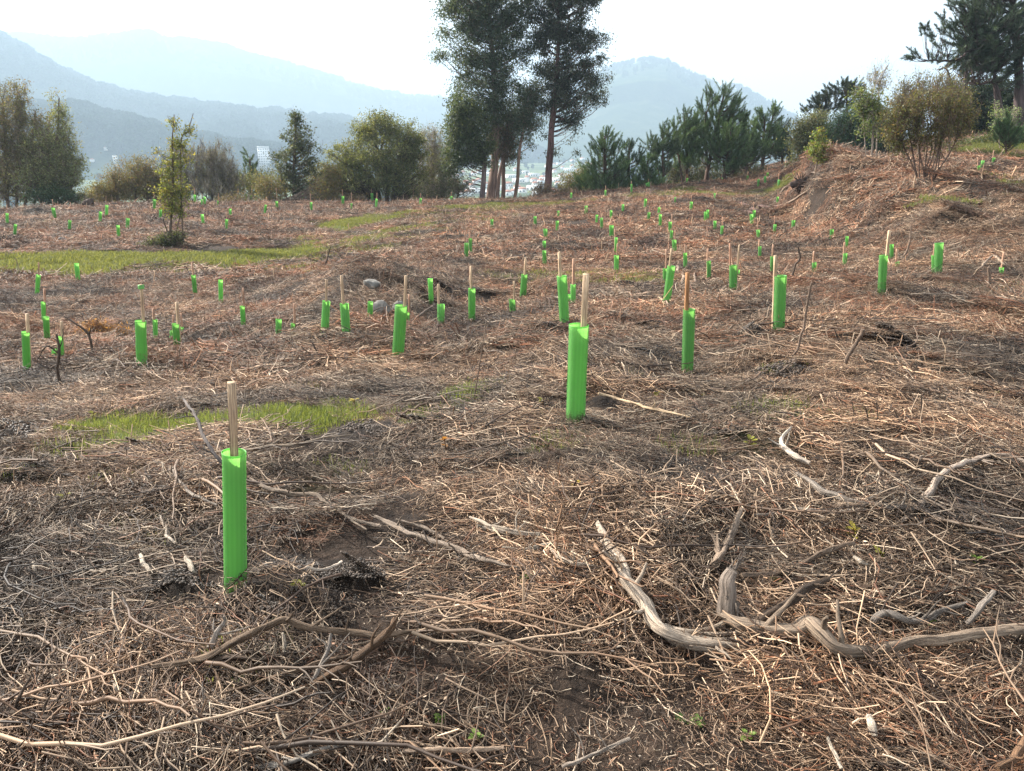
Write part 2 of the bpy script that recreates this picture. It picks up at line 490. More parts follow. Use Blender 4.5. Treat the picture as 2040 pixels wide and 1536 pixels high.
def fibre_mat(name, bump=.5, dist=.002, nsc=4.0, tint=None, spec=.25, rough=.8, regional=False):
    """wood, bark and dry stems: colour from the 'col' attribute with long streaks from the 'uvw' attribute"""
    m, nt, out = new_mat(name)
    c = attr(nt, 'col').outputs['Color']
    u = attr(nt, 'uvw').outputs['Vector']
    nz = N(nt, 'ShaderNodeTexNoise', Scale=nsc, Detail=8.0, Roughness=.75)
    nt.links.new(u, nz.inputs['Vector'])
    r = ramp(nt, [(.36, (.12, .11, .10)), (.44, (.62, .58, .55)), (.54, (1.05, 1.0, .96)), (.66, (1.75, 1.7, 1.6))])  # strong grain contrast: palest streaks stand for sunlit wood, darkest for cracks
    nt.links.new(nz.outputs['Fac'], r.inputs[0])
    c = mixc(nt, 1.0, c, r.outputs[0], 'MULTIPLY')
    p = N(nt, 'ShaderNodeBsdfPrincipled', Roughness=rough); p.inputs['Specular IOR Level'].default_value = spec
    nt.links.new(c, p.inputs['Base Color'])
    b = N(nt, 'ShaderNodeBump', Strength=bump, Distance=dist)
    nt.links.new(nz.outputs['Fac'], b.inputs['Height']); nt.links.new(b.outputs[0], p.inputs['Normal'])
    nt.links.new(p.outputs[0], out.inputs[0])
    return m
M_WOOD = fibre_mat('weathered_wood', 1.0, .008, 5.0)
M_BARK = fibre_mat('bark', .8, .02)
M_STAKE = fibre_mat('sawn_wood', .25, .001)

# dry litter: twig colour times a slow tint over the field
m, nt, out = new_mat('dry_litter'); M_LITTER = m
c = attr(nt, 'col').outputs['Color']
geo = N(nt, 'ShaderNodeNewGeometry')
n1 = N(nt, 'ShaderNodeTexNoise', Scale=.55, Detail=4.0, Roughness=.6)
nt.links.new(geo.outputs['Position'], n1.inputs['Vector'])
r1 = ramp(nt, [(.36, (.34, .33, .33)), (.47, (.80, .78, .76)), (.58, (1.15, .99, .86)), (.72, (1.15, 1.08, .95))])
nt.links.new(n1.outputs['Fac'], r1.inputs[0])
c = mixc(nt, 1.0, c, r1.outputs[0], 'MULTIPLY')
oi = N(nt, 'ShaderNodeObjectInfo')
r2 = ramp(nt, [(0, (.75, .72, .7)), (.5, (1, 1, 1)), (1, (1.3, 1.22, 1.15))])
nt.links.new(oi.outputs['Random'], r2.inputs[0])
c = mixc(nt, 1.0, c, r2.outputs[0], 'MULTIPLY')
p = N(nt, 'ShaderNodeBsdfPrincipled', Roughness=.62); p.inputs['Specular IOR Level'].default_value = .35
nt.links.new(c, p.inputs['Base Color'])
nt.links.new(p.outputs[0], out.inputs[0])

# the ground itself
m, nt, out = new_mat('ground'); M_GROUND = m
geo = N(nt, 'ShaderNodeNewGeometry'); pos = geo.outputs['Position']
def noise(scale, detail=6, rough=.65):
    n_ = N(nt, 'ShaderNodeTexNoise', Scale=float(scale), Detail=float(detail), Roughness=rough)
    nt.links.new(pos, n_.inputs['Vector']); return n_.outputs['Fac']
big, mid, fine, vfine = noise(.35), noise(2.5), noise(16), noise(90)
rb = ramp(nt, [(.30, (.012, .009, .007)), (.5, (.032, .022, .016)), (.65, (.062, .042, .030)), (.85, (.12, .085, .06))])
mixv = mathn(nt, 'ADD', mathn(nt, 'MULTIPLY', mid, .3), mathn(nt, 'MULTIPLY', fine, .7))
nt.links.new(mixv, rb.inputs[0])
col = rb.outputs[0]
rs = ramp(nt, [(.35, (.007, .005, .004)), (.6, (.024, .017, .012)), (.8, (.05, .036, .026))])
nt.links.new(fine, rs.inputs[0])
sw = attr(nt, 'soil').outputs['Fac']
col = mixc(nt, sw, col, rs.outputs[0])  # dug soil, and the shadow tone put into the heaps and bank ledge
rg = ramp(nt, [(.3, (.055, .075, .018)), (.5, (.12, .155, .034)), (.7, (.19, .22, .06))])
nt.links.new(mathn(nt, 'ADD', mathn(nt, 'MULTIPLY', fine, .5), mathn(nt, 'MULTIPLY', mid, .5)), rg.inputs[0])
gw = mathn(nt, 'MULTIPLY', attr(nt, 'grass').outputs['Fac'], .6)
col = mixc(nt, gw, col, rg.outputs[0])
n_f = N(nt, 'ShaderNodeTexNoise', Scale=.012, Detail=8.0, Roughness=.6); nt.links.new(pos, n_f.inputs['Vector'])
rf = ramp(nt, [(.35, (.02, .035, .012)), (.48, (.05, .075, .025)), (.58, (.12, .16, .06)), (.7, (.17, .15, .09))])
nt.links.new(n_f.outputs['Fac'], rf.inputs[0])
col = mixc(nt, attr(nt, 'far').outputs['Fac'], col, rf.outputs[0])
p = N(nt, 'ShaderNodeBsdfPrincipled', Roughness=.92); p.inputs['Specular IOR Level'].default_value = .15
nt.links.new(col, p.inputs['Base Color'])
b = N(nt, 'ShaderNodeBump', Strength=.9, Distance=.03)
nt.links.new(mathn(nt, 'ADD', fine, mathn(nt, 'MULTIPLY', vfine, .4)), b.inputs['Height']); nt.links.new(b.outputs[0], p.inputs['Normal'])
nt.links.new(p.outputs[0], out.inputs[0])

m, nt, out = new_mat('wooded_slope'); M_HILL = m
geo = N(nt, 'ShaderNodeNewGeometry')
n1 = N(nt, 'ShaderNodeTexNoise', Scale=.02, Detail=9.0, Roughness=.7); nt.links.new(geo.outputs['Position'], n1.inputs['Vector'])
r1 = ramp(nt, [(.3, (.012, .022, .010)), (.5, (.03, .05, .02)), (.62, (.06, .075, .035)), (.75, (.13, .11, .07))])
nt.links.new(n1.outputs['Fac'], r1.inputs[0])
p = N(nt, 'ShaderNodeBsdfPrincipled', Roughness=1.0); p.inputs['Specular IOR Level'].default_value = 0
nt.links.new(r1.outputs[0], p.inputs['Base Color'])
b = N(nt, 'ShaderNodeBump', Strength=1.0, Distance=6.0); nt.links.new(n1.outputs['Fac'], b.inputs['Height']); nt.links.new(b.outputs[0], p.inputs['Normal'])
nt.links.new(p.outputs[0], out.inputs[0])

# translucent ribbed green plastic
m, nt, out = new_mat('green_plastic'); M_PLASTIC = m
tc = N(nt, 'ShaderNodeTexCoord')
n1 = N(nt, 'ShaderNodeTexNoise', Scale=3.0, Detail=3.0, Roughness=.5); nt.links.new(tc.outputs['Object'], n1.inputs['Vector'])
r1 = ramp(nt, [(.3, (.125, .315, .095)), (.6, (.135, .335, .10)), (.85, (.15, .355, .11))])
nt.links.new(n1.outputs['Fac'], r1.inputs[0])
cc = attr(nt, 'col').outputs['Color']
base = mixc(nt, 1.0, r1.outputs[0], cc, 'MULTIPLY')
uvp = attr(nt, 'uvw').outputs['Vector']
ws = N(nt, 'ShaderNodeTexWave', Scale=.8, Distortion=1.5, Detail=2.0); ws.bands_direction = 'X'; nt.links.new(uvp, ws.inputs['Vector'])
rw = ramp(nt, [(.2, (.95, .96, .96)), (.5, (.99, .99, .99)), (.8, (1.04, 1.03, 1.03))]); nt.links.new(ws.outputs['Fac'], rw.inputs[0])  # soft vertical bands in the colour stand for shading round the tube
base = mixc(nt, 1.0, base, rw.outputs[0], 'MULTIPLY')
sx = N(nt, 'ShaderNodeSeparateXYZ'); nt.links.new(tc.outputs['Object'], sx.inputs[0])      # splashed soil round the foot
nd_ = N(nt, 'ShaderNodeTexNoise', Scale=45.0, Detail=6.0, Roughness=.7); nt.links.new(tc.outputs['Object'], nd_.inputs['Vector'])
low = mathn(nt, 'SUBTRACT', .55, mathn(nt, 'MULTIPLY', sx.outputs['Z'], 4.0))
rd = ramp(nt, [(.50, (0, 0, 0)), (.62, (.8, .8, .8))]); nt.links.new(mathn(nt, 'ADD', mathn(nt, 'MULTIPLY', low, .55), mathn(nt, 'MULTIPLY', nd_.outputs['Fac'], .62)), rd.inputs[0])
base = mixc(nt, rd.outputs[0], base, (.10, .085, .05))
p = N(nt, 'ShaderNodeBsdfPrincipled', Roughness=.42); p.inputs['Specular IOR Level'].default_value = .45
nt.links.new(base, p.inputs['Base Color'])
t = N(nt, 'ShaderNodeBsdfTranslucent')
nt.links.new(mixc(nt, 1.0, base, (1.5, 1.45, 1.0), 'MULTIPLY'), t.inputs['Color'])
wv = N(nt, 'ShaderNodeBump', Strength=.1, Distance=.001)
uv = attr(nt, 'uvw').outputs['Vector']
w1 = N(nt, 'ShaderNodeTexWave', Scale=6.0); w1.bands_direction = 'X'; nt.links.new(uv, w1.inputs['Vector'])
nt.links.new(w1.outputs['Fac'], wv.inputs['Height']); nt.links.new(wv.outputs[0], p.inputs['Normal'])
mx = N(nt, 'ShaderNodeMixShader'); mx.inputs[0].default_value = .5
nt.links.new(p.outputs[0], mx.inputs[1]); nt.links.new(t.outputs[0], mx.inputs[2]); nt.links.new(mx.outputs[0], out.inputs[0])

def plain(name, c, rough=.8, nscale=6.0, var=.35, bump=0.0, dist=.01):
    m, nt, out = new_mat(name)
    g = N(nt, 'ShaderNodeTexCoord')
    n1 = N(nt, 'ShaderNodeTexNoise', Scale=nscale, Detail=7.0, Roughness=.65); nt.links.new(g.outputs['Object'], n1.inputs['Vector'])
    r = ramp(nt, [(.3, tuple(v * (1 - var) for v in c)), (.7, tuple(min(1, v * (1 + var)) for v in c))])
    nt.links.new(n1.outputs['Fac'], r.inputs[0])
    p = N(nt, 'ShaderNodeBsdfPrincipled', Roughness=rough); p.inputs['Specular IOR Level'].default_value = .25
    nt.links.new(r.outputs[0], p.inputs['Base Color'])
    if bump:
        b = N(nt, 'ShaderNodeBump', Strength=bump, Distance=dist); nt.links.new(n1.outputs['Fac'], b.inputs['Height']); nt.links.new(b.outputs[0], p.inputs['Normal'])
    nt.links.new(p.outputs[0], out.inputs[0])
    return m
M_ROCK = plain('granite', (.15, .14, .125), .9, 7, .6, .7, .02)
M_ROOF = plain('clay_tiles', (.38, .15, .08), .8, 2, .2)
M_WALL = plain('white_render', (.8, .79, .76), .8, 1, .06)
M_GREYROOF = plain('metal_roof', (.62, .62, .62), .5, 1, .1)
M_PANE = plain('window_glass', (.05, .06, .07), .2, 3, .2)
# ------------------------------------------------------------------ the land: one sheet to the horizon, and the hills
az_f = np.radians(np.linspace(-50, 50, 760))
az_b = np.radians(np.linspace(50, 310, 90)[1:-1])
az = np.concatenate((az_f, az_b))
rr = np.concatenate((np.exp(np.linspace(math.log(.25), math.log(1.2), 22))[:-1], np.exp(np.linspace(math.log(1.2), math.log(70), 430))[:-1], np.exp(np.linspace(math.log(70), math.log(6300), 95))))
AZ, RR = np.meshgrid(az, rr)
X, Y = (np.sin(AZ) * RR).ravel(), (np.cos(AZ) * RR).ravel()
X = np.append(X, 0); Y = np.append(Y, 0)
Z = ground_z(X, Y)
rad = np.hypot(X, Y)
nr, na = len(rr), len(az)
ii, jj = np.meshgrid(np.arange(nr - 1), np.arange(na), indexing='ij')
j2 = (jj + 1) % na
Q = np.stack((ii * na + jj, (ii + 1) * na + jj, (ii + 1) * na + j2, ii * na + j2), -1).reshape(-1, 4)
T = np.stack((np.full(na, nr * na), np.arange(na), (np.arange(na) + 1) % na), -1)
m_near = rad < 75
gr = np.zeros(len(X)); so = np.zeros(len(X))
gr[m_near] = grass_w(X[m_near], Y[m_near]); so[m_near] = soil_shade_w(X[m_near], Y[m_near])
me = make_mesh('ground', np.stack((X, Y, Z), -1), Q, T, M_GROUND, {'grass': gr, 'soil': so, 'far': smooth((rad - 58) / 25)})
g = bpy.data.objects.new('ground', me); COL.objects.link(g); tag(g, kind='structure')

for name, h in HILLS.items():
    u = np.linspace(max(h['u'][0], -1.15), min(h['u'][-1], 1.15), 420)
    t = np.concatenate((np.linspace(h['D'] - h['front'], h['D'], 60)[:-1], np.linspace(h['D'], h['D'] + h['back'], 30)))
    U, YY = np.meshgrid(u, t)
    XX = U * YY
    ZZ = np.maximum(hill_z(h, XX, YY), VALLEY - 12)
    a, b = np.meshgrid(np.arange(len(t) - 1), np.arange(len(u) - 1), indexing='ij')
    k = len(u)
    Q = np.stack((a * k + b, a * k + b + 1, (a + 1) * k + b + 1, (a + 1) * k + b), -1).reshape(-1, 4)
    o = bpy.data.objects.new(name, make_mesh(name, np.stack((XX.ravel(), YY.ravel(), ZZ.ravel()), -1), Q, None, M_HILL))
    COL.objects.link(o); tag(o, kind='structure')

# ------------------------------------------------------------------ scattering by geometry nodes
def euler_from(nx, ny, nz, yaw):
    """rotation with z along the normal and a turn yaw about it, as XYZ eulers"""
    zc = np.stack((nx, ny, nz), -1); zc /= np.linalg.norm(zc, axis=1, keepdims=True)
    xr = np.stack((np.cos(yaw), np.sin(yaw), 0 * yaw), -1)
    yc = np.cross(zc, xr); yc /= np.linalg.norm(yc, axis=1, keepdims=True)
    xc = np.cross(yc, zc)
    ey = np.arcsin(np.clip(-xc[:, 2], -1, 1)); ez = np.arctan2(xc[:, 1], xc[:, 0]); ex = np.arctan2(yc[:, 2], zc[:, 2])
    return np.stack((ex, ey, ez), -1)

def scatter(name, meshes, P, rot, scl, idx, label=None, cat=None):
    src = bpy.data.collections.new(name + '_source')
    for i, me in enumerate(meshes):
        src.objects.link(bpy.data.objects.new(name + '_clump_%02d' % i, me))
    me = make_mesh(name, P, attrs={'rot': rot, 'scl': scl, 'idx': np.asarray(idx, float)})
    o = bpy.data.objects.new(name, me); COL.objects.link(o)
    ng = bpy.data.node_groups.new(name, 'GeometryNodeTree')
    ng.interface.new_socket('Geometry', in_out='INPUT', socket_type='NodeSocketGeometry')
    ng.interface.new_socket('Geometry', in_out='OUTPUT', socket_type='NodeSocketGeometry')
    gi = ng.nodes.new('NodeGroupInput'); go = ng.nodes.new('NodeGroupOutput')
    ip = ng.nodes.new('GeometryNodeInstanceOnPoints')
    ci = ng.nodes.new('GeometryNodeCollectionInfo')
    ci.inputs['Collection'].default_value = src
    ci.inputs['Separate Children'].default_value = True
    ci.inputs['Reset Children'].default_value = True
    def at(nm, typ):
        a = ng.nodes.new('GeometryNodeInputNamedAttribute'); a.data_type = typ; a.inputs['Name'].default_value = nm
        return [s for s in a.outputs if s.enabled and s.name == 'Attribute'][0]
    ng.links.new(gi.outputs[0], ip.inputs['Points'])
    ng.links.new(ci.outputs[0], ip.inputs['Instance'])
    ip.inputs['Pick Instance'].default_value = True
    ng.links.new(at('idx', 'FLOAT'), ip.inputs['Instance Index'])
    e2r = ng.nodes.new('FunctionNodeEulerToRotation')
    ng.links.new(at('rot', 'FLOAT_VECTOR'), e2r.inputs[0])
    ng.links.new(e2r.outputs[0], ip.inputs['Rotation'])
    ng.links.new(at('scl', 'FLOAT'), ip.inputs['Scale'])
    ng.links.new(ip.outputs[0], go.inputs[0])
    md = o.modifiers.new('scatter', 'NODES'); md.node_group = ng
    return tag(o, label, cat, kind='stuff')

def on_ground(x, y, e=None, sink=0.0):
    e = np.maximum(.04, np.hypot(x, y) * .01) if e is None else e
    z = ground_z(x, y); zx = ground_z(x + e, y); zy = ground_z(x, y + e)
    return np.stack((x, y, z - sink), -1), -(zx - z) / e, -(zy - z) / e

PAL = np.array([(.026, .018, .013), (.060, .041, .030), (.105, .073, .052), (.150, .108, .078), (.22, .165, .122), (.33, .265, .205), (.52, .45, .37), (.125, .062, .038), (.21, .108, .066), (.30, .175, .115)]) * (1.12, 1.085, 1.01)
def litter_mesh(seed, n, rad_, lmin, lmax, r0, r1, height, weights, curl=.6, flat=.82, k=5, sides=3, chips=0, fern=0, name='litter'):
    g_ = rng(seed)
    G = Geo()
    L = np.exp(g_.uniform(math.log(lmin), math.log(lmax), n))
    rr_ = rad_ * np.sqrt(g_.uniform(0, 1, n)); th = g_.uniform(0, 2 * math.pi, n)
    c0 = np.stack((rr_ * np.cos(th), rr_ * np.sin(th), g_.uniform(-.1, 1, n) ** 1 * height), -1)
    yaw = np.where(g_.uniform(size=n) < .62, g_.normal(.0, .42, n), g_.uniform(0, 2 * math.pi, n))
    pit = np.where(g_.uniform(size=n) < flat, g_.normal(0, .14, n), g_.normal(0, .6, n))
    d0 = np.stack((np.cos(yaw) * np.cos(pit), np.sin(yaw) * np.cos(pit), np.sin(pit)), -1)
    side = np.cross(d0, g_.normal(size=(n, 3))); side /= np.linalg.norm(side, axis=1, keepdims=True) + 1e-9
    side[:, 2] *= .4
    t = np.linspace(-.5, .5, k)
    bend = g_.normal(0, curl, n)
    P = c0[:, None] + d0[:, None] * (t[None, :, None] * L[:, None, None]) + side[:, None] * ((t ** 2)[None, :, None] * (bend * L)[:, None, None])
    P += g_.normal(0, .02, P.shape) * L[:, None, None]
    rad0 = np.exp(g_.uniform(math.log(r0), math.log(r1), n)) * np.clip(L / lmax, .35, 1) ** .4
    Rr = rad0[:, None] * np.linspace(1.1, .55, k)[None]
    V, Qd = tubes(P, Rr, sides)
    w = np.array(weights, float); w /= w.sum()
    ci_ = g_.choice(len(PAL), n, p=w)
    c = PAL[ci_] * g_.uniform(.75, 1.25, (n, 1))
    G.add(V, Qd, col=np.repeat(c, k * sides, 0))
    if chips:        # broken bits of bark, leaf and pith lying flat
        m_ = chips
        s = np.exp(g_.uniform(math.log(lmin * .35), math.log(lmin * 1.1), m_))
        rr_ = rad_ * np.sqrt(g_.uniform(0, 1, m_)); th = g_.uniform(0, 2 * math.pi, m_)
        c1 = np.stack((rr_ * np.cos(th), rr_ * np.sin(th), g_.uniform(0, .9, m_) * height), -1)
        a = g_.normal(size=(m_, 3)) * (1, 1, .35); a /= np.linalg.norm(a, axis=1, keepdims=True)
        b_ = np.cross(a, g_.normal(size=(m_, 3)) * (.4, .4, 1)); b_ /= np.linalg.norm(b_, axis=1, keepdims=True)
        w_ = g_.uniform(.15, .45, m_)
        V = np.stack((c1 - a * s[:, None] * .5, c1 + b_ * (s * w_)[:, None] * .5, c1 + a * s[:, None] * .5, c1 - b_ * (s * w_)[:, None] * .5), 1).reshape(-1, 3)
        cc_ = PAL[g_.choice(len(PAL), m_, p=w)] * g_.uniform(.6, 1.3, (m_, 1))
        G.add(V, np.arange(m_ * 4).reshape(-1, 4), col=np.repeat(cc_, 4, 0))
    if fern:         # dead bracken fronds: a rib with curled leaflets
        for q in range(fern):
            L_ = g_.uniform(.7, 1.3) * lmax * .8
            a0 = g_.uniform(0, 2 * math.pi); ph = g_.uniform(-.1, .35)
            d = np.array((math.cos(a0) * math.cos(ph), math.sin(a0) * math.cos(ph), math.sin(ph)))
            o_ = np.array((*(g_.normal(0, rad_ * .45, 2)), g_.uniform(0, height * .6)))
            sd = np.cross(d, (0, 0, 1)); sd /= np.linalg.norm(sd)
            m_ = 26
            tt = np.linspace(.12, 1, m_)
            rib = o_ + d * (tt * L_)[:, None] + np.array((0, 0, 1)) * (-(tt ** 2) * L_ * .25)[:, None]
            for sg in (-1, 1):
                ln = L_ * .28 * (1.05 - tt) + .01
                tip = rib + sg * sd * ln[:, None] + d * (ln * .4)[:, None] + g_.normal(0, 1, (m_, 3)) * (ln * .35)[:, None]
                PP = np.stack((rib, (rib + tip) / 2 + g_.normal(0, 1, (m_, 3)) * (ln * .15)[:, None], tip), 1)
                V, Qd = tubes(PP, np.tile(np.array((r0 * 1.1, r0 * 1.8, r0 * .8)), (m_, 1)), 3)
                cf = np.array((.15, .085, .05)) * g_.uniform(.7, 1.4)
                G.add(V, Qd, col=cf)
            V, Qd = tubes(np.stack([rib])[:, ::5], np.full((1, len(rib[::5])), r0 * 1.5), 3); G.add(V, Qd, col=(.15, .08, .045))
    return G.mesh(name, M_LITTER, smooth_faces=True)

W_NEAR = (6, 5, 4, 4, 4.5, 4.5, 3, .9, 1.0, .5)
W_GREY = (7, 6, 4.5, 4, 4, 3.5, 2.2, .4, .4, .2)
W_RED = (3.5, 3.5, 3.5, 3.5, 3, 2.0, .9, 6.5, 8, 3.5)
near_m = [litter_mesh(100 + i, 800, .30, .018, .27, .0009, .0036, .042, W_NEAR if i % 3 else W_GREY, chips=520, flat=.91, curl=.85, fern=(2 if i in (2, 5) else 0)) for i in range(8)]
near_m += [litter_mesh(140 + i, 260, .30, .02, .12, .0010, .0022, .030, W_RED, curl=1.1, chips=200, fern=12) for i in range(2)]   # bracken
mid_m = [litter_mesh(200 + i, 900, .60, .035, .42, .0018, .0052, .060, W_RED if i % 2 else W_NEAR, chips=420, curl=.8, fern=(3 if i in (1, 4) else 0)) for i in range(7)]
far_m = [litter_mesh(300 + i, 520, .95, .09, .7, .0045, .012, .085, W_RED if i % 3 else W_NEAR, chips=360, curl=.9, k=4) for i in range(6)]

def spread(seed, y0, y1, dens, umax=.80):
    """random points on the ground between two distances ahead, dens per square metre"""
    g_ = rng(seed)
    side = 3.0 if y0 < 5 else 5.0
    wmax = umax * y1 + side
    n_ = int((y1 - y0) * 2 * wmax * dens)
    Yp = g_.uniform(y0, y1, n_); xp = g_.uniform(-wmax, wmax, n_)
    k = np.abs(xp) < umax * Yp + side
    return xp[k], Yp[k], g_

def litter(name, meshes, seed, y0, y1, dens, s0, s1, pick, label, umax=.8):
    x, y, g_ = spread(seed, y0, y1, dens, umax)
    gw_, sw_ = grass_w(x, y), soil_shade_w(x, y)
    if y0 < 5:
        sw_ = np.max([sw_] + [soil_shade_w(x + a, y + b) * .95 for a, b in ((-.16, 0), (.16, 0), (0, .14), (0, -.14))], 0)
        gw_ = np.maximum(gw_, np.maximum(grass_w(x, y - .15), grass_w(x, y + .15)) * .9)
    if y0 > 5:
        mg = 1.1 if y0 > 15 else .8
        gw_ = np.maximum(gw_, np.maximum(grass_w(x, y - mg), grass_w(x, y + mg * 1.4)) * .9)
    m = np.hypot(x, y) < 66
    keep = m & (g_.uniform(size=len(x)) > np.clip(gw_ * 1.02 + sw_ * (1.0 if y0 < 15 else .3) - .02 + (.14 * smooth((fbm(x / .55, y / .55, 91, 3) - .12) / .3) if y0 < 15 else 0), 0, .98))
    x, y, gw_, sw_ = x[keep], y[keep], gw_[keep], sw_[keep]
    P, nx, ny = on_ground(x, y, sink=.004)
    flow = fbm(x / 1.6, y / 1.6, 123, 2) * 2.6 + g_.normal(0, .45, len(x)) + np.where(g_.uniform(size=len(x)) < .25, g_.uniform(0, 6.28, len(x)), 0)
    rot = euler_from(nx, ny, np.ones(len(x)), flow)
    idx = pick(x, y, g_)
    scatter(name, meshes, P, rot, np.exp(g_.uniform(math.log(s0), math.log(s1), len(x))) * (1 - .25 * sw_), idx, label, 'litter')

def pick_near(x, y, g_):
    i = g_.integers(0, 8, len(x))
    fernw = smooth((fbm(x / 1.1, y / 1.1, 61, 3) - .25) / .3) * .5
    for px, py, rd in ((760, 1460, .35), (1980, 1480, .35), (1250, 1420, .3)):
        q = hit(px, py)
        fernw = np.maximum(fernw, smooth((rd - np.hypot(x - q[0], y - q[1])) / .15) * .9)
    return np.where(g_.uniform(size=len(x)) < fernw, g_.integers(8, 10, len(x)), i)
litter('near_litter', near_m, 11, -.6, 8.2, 17, .6, 1.35, pick_near, 'tangled grey and brown cut twigs covering the nearest ground')
litter('mid_litter', mid_m, 12, 7.4, 21, 6.5, .6, 1.45, lambda x, y, g_: np.clip(g_.integers(0, 7, len(x)), 0, 6), 'reddish brown cut bracken and twigs covering the middle of the field')
litter('far_litter', far_m, 13, 19, 66, 2.1, .8, 1.3, lambda x, y, g_: g_.integers(0, 6, len(x)), 'reddish brown brush mulch covering the far field and the bank', .86)

# crumbled bits that fill the gaps, and longer forked sticks lying over the mat
fine_m = [litter_mesh(700 + i, 520, .27, .008, .05, .0008, .0020, .014, W_NEAR, curl=1.0, k=3, chips=760) for i in range(4)]
x, y, g_ = spread(14, -.6, 9, 13, .82)
ok = g_.uniform(size=len(x)) > np.maximum(grass_w(x, y) * .7, soil_shade_w(x, y) * .93)
x, y = x[ok], y[ok]
P, nx, ny = on_ground(x, y)
scatter('crumbled_litter', fine_m, P, euler_from(nx, ny, np.ones(len(x)), g_.uniform(0, 6.28, len(x))), g_.uniform(.8, 1.3, len(x)), g_.integers(0, 4, len(x)), 'fine crumbled bark, leaf and twig bits between the nearest twigs', 'litter')
def stick_mesh(seed):
    g_ = rng(seed); G = Geo()
    for q in range(int(g_.integers(1, 4))):
        L = g_.uniform(.22, .7); a = g_.normal(0, .35); r0 = g_.uniform(.003, .0075); k = 9
        t = np.linspace(0, 1, k)
        d = np.array((math.cos(a), math.sin(a), 0)); sd = np.array((-d[1], d[0], 0))
        P = np.array((*g_.normal(0, .12, 2), .03)) + d * ((t - .5) * L)[:, None] + sd * (g_.normal(0, .12) * L * (t - .5) ** 2 * 4 + np.cumsum(g_.normal(0, .012, k)) * L)[:, None]
        P[:, 2] += .02 + np.abs(np.cumsum(g_.normal(0, .01, k))) + g_.uniform(0, .09) * t
        pal = PAL[int(g_.choice([1, 2, 3, 4, 4, 5]))] * g_.uniform(.7, 1.0)
        V, Q = tubes(P[None], (r0 * (1.15 - .7 * t))[None], 6); G.add(V, Q, col=pal * g_.uniform(.75, 1.15, (len(V), 1)))
        for b in range(int(g_.integers(1, 6))):
            i = int(g_.integers(1, k - 1)); s_ = g_.choice((-1, 1)); ln = L * g_.uniform(.1, .35)
            e = d * g_.uniform(.5, 1) + sd * s_ * g_.uniform(.4, 1) + np.array((0, 0, g_.uniform(0, .5)))
            PP = np.stack([P[i] + e * ln * u + g_.normal(0, .006, 3) * (u > 0) for u in (0, .35, .7, 1)])
            V, Q = tubes(PP[None], (r0 * np.array((.6, .5, .38, .2)))[None], 4); G.add(V, Q, col=pal * g_.uniform(.7, 1.1))
    return G.mesh('forked_stick', M_LITTER)
sm = [stick_mesh(720 + i) for i in range(14)]
xa, ya, g_ = spread(15, -.5, 8, 2.2, .8); xb_, yb_, g2 = spread(16, 8, 22, .35, .8)
x, y = np.append(xa, xb_), np.append(ya, yb_)
ok = g_.uniform(size=len(x)) > np.maximum(grass_w(x, y), soil_shade_w(x, y)) * 1.1
x, y = x[ok], y[ok]
P, nx, ny = on_ground(x, y, e=.25)
scatter('forked_sticks', sm, P, euler_from(nx, ny, np.ones(len(x)), fbm(x / 1.6, y / 1.6, 123, 2) * 2.6 + g_.normal(0, .8, len(x))), g_.uniform(.7, 1.25, len(x)), g_.integers(0, 14, len(x)), 'longer forked grey and tan sticks lying over the mat of twigs', 'litter')

# grass
def grass_mesh(seed, n, rad_, h0, h1, w, col0, col1, lean=.5):
    g_ = rng(seed); G = Geo()
    rr_ = rad_ * np.sqrt(g_.uniform(0, 1, n)); th = g_.uniform(0, 2 * math.pi, n)
    b_ = np.stack((rr_ * np.cos(th), rr_ * np.sin(th), 0 * th), -1)
    hh = g_.uniform(h0, h1, n); ya = g_.uniform(0, 2 * math.pi, n); ln = np.abs(g_.normal(0, lean, n)) * hh
    dx = np.stack((np.cos(ya), np.sin(ya), 0 * ya), -1); sx = np.stack((-np.sin(ya), np.cos(ya), 0 * ya), -1)
    ww = w * g_.uniform(.6, 1.3, n)
    mid_ = b_ + dx * (ln * .35)[:, None] + np.array((0, 0, 1)) * (hh * .62)[:, None]
    tip = b_ + dx * ln[:, None] * 1.1 + np.array((0, 0, 1)) * hh[:, None] * .92
    V = np.stack((b_ - sx * ww[:, None] * .5, b_ + sx * ww[:, None] * .5, mid_ + sx * ww[:, None] * .4, mid_ - sx * ww[:, None] * .4, tip), 1).reshape(-1, 3)
    a = np.arange(n)[:, None] * 5
    t_ = g_.uniform(0, 1, (n, 1))
    c = np.asarray(col0) * (1 - t_) + np.asarray(col1) * t_
    G.add(V, a + np.array((0, 1, 2, 3)), a + np.array((3, 2, 4)), col=np.repeat(c, 5, 0))
    return G.mesh('grass', M_GRASS)
gm = [grass_mesh(400 + i, 170, .16, .015, .06, .0028, (.075, .105, .03), (.18, .21, .08)) for i in range(4)]
gf = [grass_mesh(420 + i, 300, .6, .04, .12, .014, (.08, .10, .035), (.19, .20, .09)) for i in range(4)]
def grass(name, meshes, seed, y0, y1, dens, label, s0=.8, s1=1.3):
    x, y, g_ = spread(seed, y0, y1, dens, .82)
    w = grass_w(x, y)
    bare = .004 if y0 < 5 else .0
    keep = g_.uniform(size=len(x)) < np.maximum(w * 1.05, bare + .02 * smooth((fbm(x / .8, y / .8, 71) - .2) / .3) * (y < 8))
    x, y = x[keep], y[keep]
    P, nx, ny = on_ground(x, y)
    scatter(name, meshes, P, euler_from(nx * .5, ny * .5, np.ones(len(x)), g_.uniform(0, 6.28, len(x))), g_.uniform(s0, s1, len(x)), g_.integers(0, 4, len(x)), label, 'grass')
grass('near_grass', gm, 21, 1.2, 9, 65, 'short bright green grass growing in the near clearing')
grass('far_grass', gf, 22, 9, 62, 6.0, 'yellow green grass growing along the track across the field')

